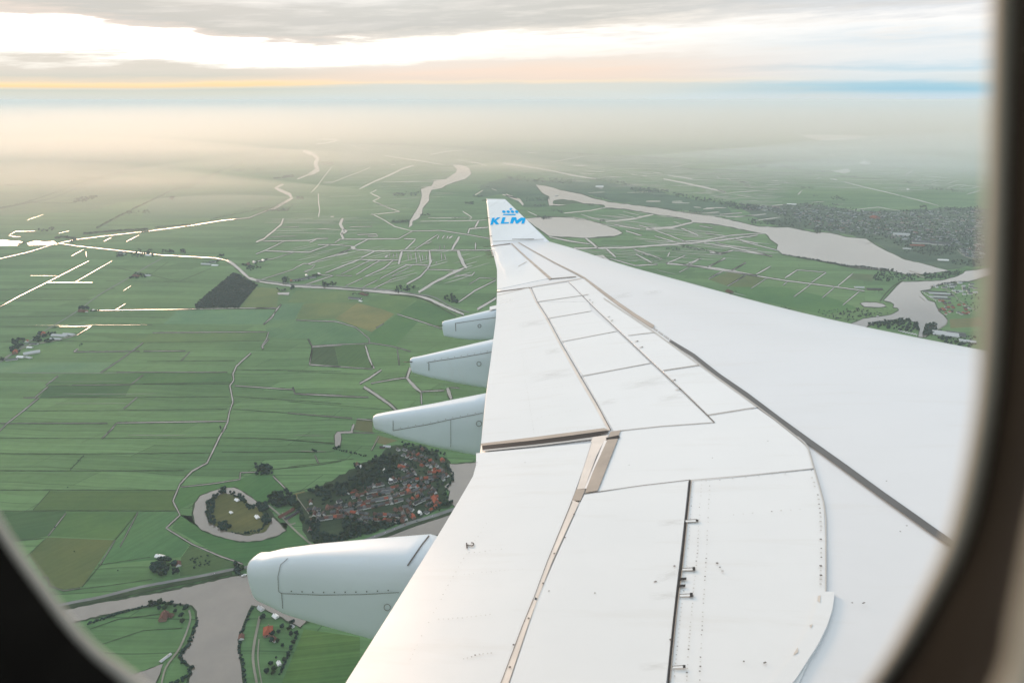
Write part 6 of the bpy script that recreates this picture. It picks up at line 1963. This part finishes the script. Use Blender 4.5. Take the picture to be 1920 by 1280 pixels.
# the long wooded ridges and town trees beyond the lakes
for cr, pl, n, a, b in (('G', [(180, 185), (340, 190), (420, 205), (560, 200), (700, 210), (640, 240), (420, 230), (200, 215)], 150, 8, 18),
                        ('G', [(700, 205), (850, 200), (1000, 225), (1060, 250), (900, 235)], 70, 8, 15), ('G', [(1030, 265), (1150, 268), (1330, 285), (1400, 310), (1300, 300), (1050, 295)], 90, 9, 16),
                        ('G', [(1330, 300), (1500, 325), (1700, 365), (1920, 395), (1920, 425), (1750, 415), (1650, 380), (1350, 330)], 190, 9, 17), ('G', [(310, 338), (480, 332), (485, 355), (320, 360)], 50, 5, 11), ('G', [(370, 385), (480, 378), (470, 395), (380, 395)], 24, 6, 11),
                        ('G', [(490, 415), (575, 430), (575, 445), (500, 425)], 20, 8, 12), ('G', [(395, 465), (495, 465), (495, 482), (420, 482)], 26, 8, 13), ('G', [(720, 380), (855, 380), (860, 405), (790, 400)], 26, 6, 10), ('G', [(830, 490), (865, 490), (865, 508), (830, 505)], 8, 7, 11),
                        ('G', [(1285, 680), (1385, 682), (1380, 702), (1290, 702)], 24, 6, 9), ('G', [(1390, 660), (1585, 695), (1580, 712), (1400, 678)], 40, 6, 9), ('G', [(1090, 710), (1240, 750), (1310, 745), (1240, 782), (1180, 770)], 44, 4, 7),
                        ('G', [(1390, 420), (1550, 430), (1540, 450), (1400, 445)], 26, 7, 12), ('G', [(780, 325), (900, 335), (880, 350), (800, 345)], 20, 6, 10),
                        ('G', [(1250, 465), (1460, 488), (1440, 500), (1300, 482)], 24, 2, 4), ('G', [(1480, 510), (1700, 530), (1920, 570), (1900, 585), (1600, 545)], 40, 2, 4),
                        ('H', [(0, 340), (150, 370), (400, 400), (480, 440), (300, 420), (130, 415), (0, 370)], 120, 9, 16), ('H', [(230, 485), (460, 500), (600, 540), (480, 535), (320, 520), (235, 520)], 80, 9, 15), ('H', [(680, 555), (740, 530), (740, 575), (690, 575)], 22, 10, 16),
                        ('H', [(480, 380), (800, 370), (1000, 420), (1280, 425), (1560, 410), (1840, 400), (1840, 700), (1660, 720), (1400, 700), (1100, 620), (900, 590), (700, 560), (520, 520), (400, 430)], 1300, 8, 14),
                        ('H', [(780, 330), (850, 325), (925, 350), (900, 360), (800, 348)], 34, 8, 14), ('H', [(590, 255), (690, 262), (680, 278), (600, 275)], 18, 7, 12), ('H', [(660, 315), (720, 318), (715, 328), (665, 325)], 10, 6, 9),
                        ('H', [(1420, 395), (1465, 395), (1465, 420), (1420, 420)], 12, 12, 18), ('H', [(1550, 405), (1840, 395), (1840, 420), (1560, 425)], 60, 8, 14), ('H', [(1640, 770), (1840, 770), (1840, 810), (1650, 800)], 50, 8, 13),
                        ('H', [(1300, 700), (1660, 690), (1680, 730), (1500, 740), (1330, 720)], 70, 7, 12), ('H', [(1200, 690), (1420, 690), (1640, 760), (1500, 800), (1330, 760)], 40, 2, 4),
                        ('H', [(1315, 220), (1380, 225), (1360, 240), (1320, 235)], 14, 8, 13), ('H', [(1440, 250), (1700, 280), (1720, 300), (1500, 280)], 44, 8, 13),
                        ('H', [(270, 115), (350, 105), (360, 130), (300, 128)], 26, 12, 18), ('H', [(410, 120), (500, 118), (650, 132), (500, 134)], 36, 10, 15), ('H', [(640, 150), (800, 145), (820, 165), (650, 172)], 40, 10, 16), ('H', [(100, 148), (250, 150), (240, 160), (110, 160)], 30, 8, 12),
                        ('H', [(480, 72), (740, 72), (740, 92), (560, 88)], 70, 12, 20), ('H', [(770, 72), (960, 72), (950, 100), (775, 98)], 70, 12, 20), ('H', [(690, 22), (860, 35), (880, 48), (700, 42)], 40, 12, 20), ('H', [(950, 100), (1300, 90), (1400, 130), (1200, 135)], 100, 8, 14),
                        ('H', [(820, 185), (1000, 190), (960, 200), (830, 196)], 30, 8, 12), ('H', [(1170, 185), (1220, 188), (1215, 198), (1180, 198)], 10, 8, 12),
                        ('I', [(960, 512), (1200, 495), (1212, 530), (1010, 540)], 70, 9, 15), ('I', [(880, 440), (1230, 440), (1200, 465), (900, 460)], 60, 4, 9), ('I', [(420, 280), (525, 272), (520, 292), (430, 298)], 40, 14, 22), ('I', [(260, 212), (350, 210), (350, 230), (265, 232)], 26, 12, 18),
                        ('I', [(410, 230), (485, 230), (480, 250), (415, 252)], 18, 9, 14), ('I', [(20, 395), (215, 368), (215, 385), (60, 405)], 60, 14, 20), ('I', [(0, 630), (160, 625), (230, 590), (200, 600), (160, 655), (0, 650)], 60, 8, 14),
                        ('I', [(1550, 580), (1618, 580), (1618, 600), (1555, 600)], 26, 9, 14), ('I', [(1610, 530), (1700, 525), (1695, 545), (1620, 545)], 26, 8, 13), ('I', [(1280, 490), (1480, 430), (1920, 400), (1920, 470), (1600, 480), (1340, 500)], 150, 3, 9),
                        ('I', [(340, 355), (470, 335), (460, 370), (350, 375)], 30, 6, 10), ('I', [(250, 370), (340, 345), (340, 350), (260, 385)], 16, 6, 9), ('I', [(1380, 284), (1455, 284), (1450, 295), (1385, 295)], 14, 8, 12),
                        ('I', [(840, 120), (1180, 120), (1200, 135), (850, 140)], 70, 12, 20), ('I', [(1190, 128), (1600, 145), (1800, 155), (1780, 165), (1200, 140)], 90, 12, 20), ('I', [(560, 48), (900, 50), (1120, 72), (900, 66), (570, 58)], 70, 14, 24), ('I', [(330, 130), (410, 135), (405, 155), (340, 160)], 24, 12, 18),
                        ('I', [(1380, 210), (1500, 215), (1490, 228), (1390, 225)], 16, 8, 12), ('I', [(230, 540), (290, 540), (285, 560), (235, 560)], 12, 8, 13), ('I', [(970, 725), (1120, 722), (1120, 745), (975, 745)], 30, 8, 12),
                        ('L', [(405, 1130), (420, 1110), (545, 1095), (550, 1105), (470, 1130)], 40, 14, 22), ('L', [(850, 1095), (980, 1100), (970, 1125), (930, 1105)], 24, 10, 15), ('L', [(690, 1185), (830, 1172), (835, 1190), (720, 1200)], 30, 9, 14),
                        ('L', [(1290, 945), (1380, 940), (1375, 955), (1300, 958)], 24, 12, 18), ('L', [(1420, 940), (1490, 940), (1490, 955), (1425, 956)], 18, 12, 18), ('L', [(1270, 830), (1400, 828), (1400, 840), (1280, 842)], 20, 14, 20), ('L', [(900, 1020), (985, 1020), (985, 1032), (905, 1034)], 10, 10, 14), ('L', [(1650, 1100), (1695, 1098), (1690, 1112), (1655, 1112)], 12, 10, 14),
                        ('L2', [(0, 745), (380, 762), (380, 772), (0, 758)], 60, 14, 24), ('L2', [(180, 795), (440, 800), (660, 820), (860, 822), (860, 834), (600, 828), (200, 812)], 110, 14, 22), ('L2', [(860, 825), (1200, 848), (1640, 875), (1640, 883), (1200, 858), (880, 836)], 120, 11, 18), ('L2', [(920, 800), (1100, 778), (1210, 775), (1100, 790), (940, 812)], 50, 12, 20),
                        ('L2', [(1210, 778), (1600, 802), (1900, 822), (1900, 832), (1500, 806)], 100, 12, 20), ('L2', [(1660, 875), (1900, 888), (1900, 902), (1680, 888)], 50, 13, 20), ('L2', [(700, 755), (860, 765), (850, 772), (710, 764)], 24, 14, 22),
                        ('L3', [(0, 820), (300, 835), (480, 850), (450, 862), (220, 838), (0, 832)], 80, 12, 22), ('L3', [(0, 890), (330, 912), (330, 922), (0, 902)], 50, 12, 18), ('L3', [(500, 890), (780, 890), (780, 912), (520, 900)], 30, 12, 20), ('L3', [(1050, 900), (1500, 910), (1650, 960), (1300, 950)], 90, 9, 14)):
    mass(cr, pl, n, a, b)
for cr, pts, n, a, b in (('L', [(0, 1165), (130, 1138), (300, 1080), (400, 1040), (520, 1000), (650, 965), (790, 932)], 90, 9, 16), ('L', [(540, 1275), (640, 1220), (760, 1160), (850, 1120), (960, 1065), (1080, 1040), (1150, 1005), (1220, 960)], 90, 9, 16), ('L', [(1220, 955), (1330, 905), (1480, 850), (1520, 822)], 50, 10, 17),
                         ('L', [(120, 1135), (420, 1135)], 26, 8, 12), ('L', [(520, 1012), (750, 1012)], 26, 8, 12), ('L', [(300, 830), (500, 820)], 16, 12, 18), ('L', [(380, 905), (560, 900)], 18, 10, 16), ('L', [(30, 1036), (120, 1032)], 12, 12, 18),
                         ('L3', [(0, 965), (300, 975), (420, 965)], 20, 8, 12), ('H', [(1280, 600), (1420, 590)], 10, 8, 12)):
    rowm(cr, pts, n, a, b, .7)
st = mesh('tree_cover', SV, SF, LEAF, None, False)
tag(st, 'dark tree groups, hedgerows and woods spread over the polder, too many to count', 'trees', kind='stuff')

# the dark square plantation, one mass
SV, SF = [], []
mass('A', [(1095, 588), (1092, 570), (1185, 488), (1300, 395), (1335, 405), (1380, 430), (1438, 460), (1330, 585)], 1500, 6, 11, 1.2)
keep = SV
wd = mesh('plantation', SV, SF, LEAF, None, False)
tag(wd, 'dark square plantation of trees on the near bank of the canal bend', 'wood', kind='stuff')
flat('plantation_ground', Z('A', [(1092, 590), (1090, 572), (1185, 488), (1300, 393), (1335, 404), (1380, 430), (1440, 460), (1332, 588)]), 0.75, grass_mat('plantation_floor', (.022, .036, .022), 60, 8, .3, .6), .6, 5)

# the town beyond the lake: houses past counting
TVx, TFx, TMx = [], [], []
ur = random.Random(77)
TOWN = Z('H', [(520, 400), (700, 385), (900, 415), (1100, 440), (1300, 440), (1560, 425), (1860, 420), (1860, 640), (1660, 680), (1420, 640), (1180, 610), (1020, 590), (860, 570), (740, 550), (560, 500)])
TOWN2 = Z('H', [(1700, 690), (1860, 650), (1860, 760), (1720, 740)])
def town(poly_, n):
    xs = [p[0] for p in poly_]; ys = [p[1] for p in poly_]
    k = 0
    while k < n:
        p = (ur.uniform(min(xs), max(xs)), ur.uniform(min(ys), max(ys)))
        if not inside(p, poly_): continue
        k += 1
        g = gp(*p)
        L, w, h, a = ur.choice((10, 12, 16, 24, 40)), ur.uniform(9, 13), ur.uniform(7, 11), ur.choice((.3, 1.87, 1.6)) + ur.uniform(-.1, .1)
        ca, sa = math.cos(a), math.sin(a)
        b = len(TVx)
        for (x, y, z) in ((-.5, -.5, 0), (.5, -.5, 0), (.5, .5, 0), (-.5, .5, 0), (-.5, -.5, .55), (.5, -.5, .55), (.5, .5, .55), (-.5, .5, .55), (0, -.5, 1), (0, .5, 1)):
            X, Y = x * w, y * L
            TVx.append((g.x + X * ca - Y * sa, g.y + X * sa + Y * ca, -ALT + .8 + z * h))
        wm, rm = ur.choice((0, 1, 1)), ur.choice((2, 2, 3, 4, 4, 5, 6))
        for f, mm in (((0, 1, 5, 8, 4), wm), ((2, 3, 7, 9, 6), wm), ((1, 2, 6, 5), wm), ((3, 0, 4, 7), wm), ((5, 6, 9, 8), rm), ((7, 4, 8, 9), rm)):
            TFx.append(tuple(b + i for i in f)); TMx.append(mm)
town(TOWN, 650)
town(TOWN2, 90)
town(Z('H', [(150, 395), (480, 400), (520, 460), (420, 440), (200, 420)]), 60)
town(Z('D', [(0, 0), (1, 0), (1, 1), (0, 1)]), 0)
tw = mesh('town_houses', TVx, TFx, None, None, False, [mat('town_dark_wall', (.10, .12, .13), .9), mat('town_wall', (.3, .32, .33), .9), mat('town_slate', (.07, .085, .095), .9), mat('town_red_roof', (.17, .085, .065), .9), ROOFS['dark'], mat('town_pale_roof', (.28, .31, .335), .8), ROOFS['dark']], TMx)
tag(tw, 'hazy town of many small grey and red roofed houses beyond the big lake', 'houses', kind='stuff')

# ------------------------------------------------------------------ boats, jetties, cars
HULL = mat('white_hull', (0.7, 0.7, 0.68), 0.4, 0.4)
DECK = mat('boat_cabin', (0.5, 0.5, 0.5), 0.4, 0.4)
def boat_proto():
    V, Fc = [], []
    for z, s in ((0, .75), (.16, 1.0)):
        for x, y in ((-.5, -.16), (.2, -.17), (.38, -.1), (.5, 0), (.38, .1), (.2, .17), (-.5, .16)): V.append((x * (s if x > 0 else .96 + .04 * s), y * s, z))
    n = 7
    for k in range(n): Fc.append((k, (k + 1) % n, n + (k + 1) % n, n + k))
    Fc.append(tuple(range(n, 2 * n)))
    cv = [(x, y, z) for z in (.16, .3) for x, y in ((-.22, -.1), (.14, -.1), (.14, .1), (-.22, .1))]
    cv = cv[:4] + [(x * .85, y * .85, z) for x, y, z in cv[4:]]
    return (V, Fc), (cv, [(0, 1, 5, 4), (1, 2, 6, 5), (2, 3, 7, 6), (3, 0, 4, 7), (4, 5, 6, 7)])
(bv, bf), (bcv, bcf) = boat_proto()
bme = mesh('hull', bv, bf, HULL, link=False).data
bce = mesh('cabin', bcv, bcf, DECK, link=False).data
def boat(cr, pt, L, rot, label, group=None):
    e_ = empty('boat', gp(*Z(cr, [pt])[0], 1.3), rot)
    e_.scale = (L, L, L)
    tag(e_, label, 'boat', group)
    for nm, d in (('hull', bme), ('cabin', bce)):
        o = bpy.data.objects.new(nm, d); o.parent = e_; C.objects.link(o)
for k in range(14):
    boat('Kk', (700 + 14 * k, 945 + 3.2 * k + (k % 2) * 5), 14, .9, 'white boat moored in the marina just above the wing edge', 'boats moored above the wing edge')
for k in range(9):
    boat('Kk', (945 + 17 * k, 545 + 11 * k), 13, 1.0 + .1 * (k % 3), 'pale boat moored along the quay of the right marina', 'boats along the marina quay')
boat('G', (524, 322), 30, .4, 'pair of dark barges lying out on the arm of the lake, left one')
boat('G', (534, 322), 30, .4, 'pair of dark barges lying out on the arm of the lake, right one')
boat('Kk', (478, 797), 14, .3, 'single white boat at the reedy spit above the wing')
boat('D', (1222, 742), 12, .5, 'small boat moored at the tree by the river mouth left of the near fairing')
WOOD = mat('jetty_planks', (0.28, 0.25, 0.21), 0.8, 0.2, 0.2, 0.5)
def jetty(cr, pts, w, label):
    a, b = strip_px(Z(cr, pts), w, 0, 4)
    n = len(a)
    V = [gp(p.x, p.y, 2.0) for p in a + b] + [gp(p.x, p.y, 1.3) for p in a + b]
    Fc = []
    for i in range(n - 1):
        Fc += [(i, i + 1, n + i + 1, n + i), (i, 2 * n + i, 2 * n + i + 1, i + 1), (n + i, n + i + 1, 3 * n + i + 1, 3 * n + i)]
    Fc += [(0, n, 3 * n, 2 * n), (n - 1, 3 * n - 1, 4 * n - 1, 2 * n - 1)]
    tag(mesh('jetty', V, Fc, WOOD), label, 'jetty')
jetty('Kk', [(805, 320), (860, 335), (930, 355)], 1.0, 'thin jetty reaching from the wooded spit into the big lake')
jetty('Kk', [(840, 345), (890, 365), (960, 390)], 1.4, 'wider pale jetty beside the wooded spit in the big lake')
jetty('Kk', [(912, 583), (945, 610), (972, 635)], .8, 'floating jetty lying out in the river off the right marina')
jetty('Kk', [(360, 36), (425, 28)], 1.0, 'short jetty on the far shore of the big lake')
jetty('D', [(1212, 748), (1255, 740)], 1.2, 'short jetty by the trees at the river left of the near fairing')
CARP = [mat('car_white', (.7, .7, .7), .3, .5), mat('car_red', (.35, .03, .03), .3, .5), mat('car_dark', (.04, .045, .05), .3, .5)]
def car_meshes(m_):
    bv_ = [(x, y, z) for z in (.25, .8) for x, y in ((-2.1, -.85), (2.1, -.85), (2.1, .85), (-2.1, .85))]
    cf_ = [(0, 1, 5, 4), (1, 2, 6, 5), (2, 3, 7, 6), (3, 0, 4, 7), (4, 5, 6, 7), (3, 2, 1, 0)]
    gv = [(-1.6, -.78, .8), (1.0, -.78, .8), (1.0, .78, .8), (-1.6, .78, .8), (-1.2, -.62, 1.42), (.4, -.62, 1.42), (.4, .62, 1.42), (-1.2, .62, 1.42)]
    wv_, wf_ = [], []
    for x in (-1.3, 1.3):
        for y in (-.86, .86):
            b = len(wv_)
            wv_ += [(x + .33 * math.cos(k * .785), y, .33 + .33 * math.sin(k * .785)) for k in range(8)]
            wf_.append(tuple(range(b, b + 8)))
    return mesh('body', bv_, cf_, m_, link=False).data, mesh('cabin', gv, cf_, GLASSW, link=False).data, mesh('wheel', wv_, wf_, DARK, link=False).data
CM = [car_meshes(m_) for m_ in CARP]
for cr, pt, k, lab in (('Ff', (1285, 775), 0, 'white car driving on the dike road at the middle of the village'), ('Ff', (1345, 752), 0, 'white car on the dike road below the orange village houses'), ('Ff', (1215, 802), 0, 'white car on the dike road nearest the near fairing'),
                       ('Ff', (1420, 722), 1, 'red car on the dike road beside the village'), ('Ff', (1500, 698), 2, 'dark car on the dike road beside the village'), ('Ff', (1600, 665), 0, 'white car on the dike road nearest the wing'), ('D', (1068, 733), 0, 'white car on the dike road left of the near fairing')):
    q = gp(*Z(cr, [pt])[0], 2.3)
    e_ = empty('car', q, .5)
    tag(e_, lab, 'car')
    for nm, d in zip(('body', 'cabin', 'wheel'), CM[k]):
        o = bpy.data.objects.new(nm, d); o.parent = e_; C.objects.link(o)

# ------------------------------------------------------------------ the hazy morning air
hz = bpy.data.materials.new('morning_haze')
hz.use_nodes = True
ht = hz.node_tree
ht.nodes.clear()
pv = ht.nodes.new('ShaderNodeVolumePrincipled')
pv.inputs['Color'].default_value = HAZE_COL
pv.inputs['Density'].default_value = HAZE_D
pv.inputs['Anisotropy'].default_value = HAZE_G
ho = ht.nodes.new('ShaderNodeOutputMaterial')
ht.links.new(pv.outputs[0], ho.inputs['Volume'])
hv = [(x, y, z) for z in (-ALT - 1, 3) for y in (-4500, EX + 500) for x in (-EX - 500, EX + 500)]
hazeo = mesh('haze', hv, [(0, 2, 3, 1), (4, 5, 7, 6), (0, 1, 5, 4), (1, 3, 7, 5), (3, 2, 6, 7), (2, 0, 4, 6)], hz)
tag(hazeo, 'thin morning haze lying over the whole polder to the horizon', 'haze', kind='stuff')
# low ground mist over the far fields, thickest towards the sunrise
def mist(x0, x1, y0, y1, top, dens, label, col=(1.0, 0.915, 0.83)):
    mm = bpy.data.materials.new('ground_mist')
    mm.use_nodes = True
    t = mm.node_tree
    t.nodes.clear()
    v = t.nodes.new('ShaderNodeVolumePrincipled')
    v.inputs['Color'].default_value = tuple(col) + (1,)
    v.inputs['Density'].default_value = dens
    v.inputs['Anisotropy'].default_value = 0.6
    o_ = t.nodes.new('ShaderNodeOutputMaterial')
    t.links.new(v.outputs[0], o_.inputs['Volume'])
    hv = [(x, y, z) for z in (-ALT - 0.6 - top * .0005, -ALT + top) for y in (y0, y1) for x in (x0, x1)]
    o = mesh('mist', hv, [(0, 2, 3, 1), (4, 5, 7, 6), (0, 1, 5, 4), (1, 3, 7, 5), (3, 2, 6, 7), (2, 0, 4, 6)], mm)
    return tag(o, label, 'mist', kind='stuff')
mist(-70000, 70000, 7800, 100000, 620, 9.5e-5, 'low mist over the far fields below the horizon')
# flat banks of ground mist: thin lenses, so that they fade out at their rims
def bank(px, py, rx, ry, h, dens, label, g_=None, col=None):
    g = gp(px, py, 0)
    V, Fc = [], []
    NR = 10
    for s_ in (-1, 1):
        for i in range(NR + 1):
            r = i / NR
            for k in range(32): V.append((g.x + rx * r * math.cos(k * math.pi / 16), g.y + ry * r * math.sin(k * math.pi / 16), -ALT + 10 + (1.8 * h * (1 - r * r) ** 2 if s_ > 0 else -6)))
    q = (NR + 1) * 32
    for i in range(NR):
        for k in range(32):
            a, b_, c_, d_ = i * 32 + k, i * 32 + (k + 1) % 32, (i + 1) * 32 + (k + 1) % 32, (i + 1) * 32 + k
            Fc.append((q + a, q + d_, q + c_, q + b_)); Fc.append((a, b_, c_, d_))
    for k in range(32):
        a, b_ = NR * 32 + k, NR * 32 + (k + 1) % 32
        Fc.append((a, b_, q + b_, q + a))
    m_ = bpy.data.materials['ground_mist'].copy()
    m_.node_tree.nodes['Principled Volume'].inputs['Density'].default_value = dens
    if g_ is not None: m_.node_tree.nodes['Principled Volume'].inputs['Anisotropy'].default_value = g_
    if col: m_.node_tree.nodes['Principled Volume'].inputs['Color'].default_value = tuple(col) + (1,)
    tag(mesh('mist_bank', V, Fc, m_), label, 'mist', kind='stuff')
bank(40, 395, 4600, 2500, 240, 1.7e-4, 'wide veil of morning mist over the left middle distance')
bank(700, 330, 4600, 2800, 220, 1.0e-4, 'wide veil of morning mist behind the winglet')
bank(60, 345, 1900, 900, 110, 1.6e-4, 'white bank of ground mist at the far left')
bank(330, 352, 1500, 900, 100, 1.8e-4, 'white bank of ground mist over the left fields')
bank(120, 300, 6000, 3200, 220, 2.2e-4, 'broad bank of ground mist below the sunrise')
bank(420, 385, 1300, 700, 50, 3.5e-4, 'thin mist beside the bend of the far canal')
bank(950, 318, 1000, 700, 60, 5e-4, 'thin mist over the woods behind the winglet')
bank(1680, 330, 3200, 1900, 150, 2.2e-4, 'broad haze bank over the fields at the far right', 0.0, (.86, .95, 1.0))
bank(1850, 300, 6500, 3600, 260, 2.0e-4, 'pale blue haze bank in the far right corner below the horizon', 0.0, (.88, .96, 1.0))
bank(1500, 300, 3800, 1500, 130, 1.6e-4, 'thin mist around the far dome', 0.0, (.9, .96, 1.0))
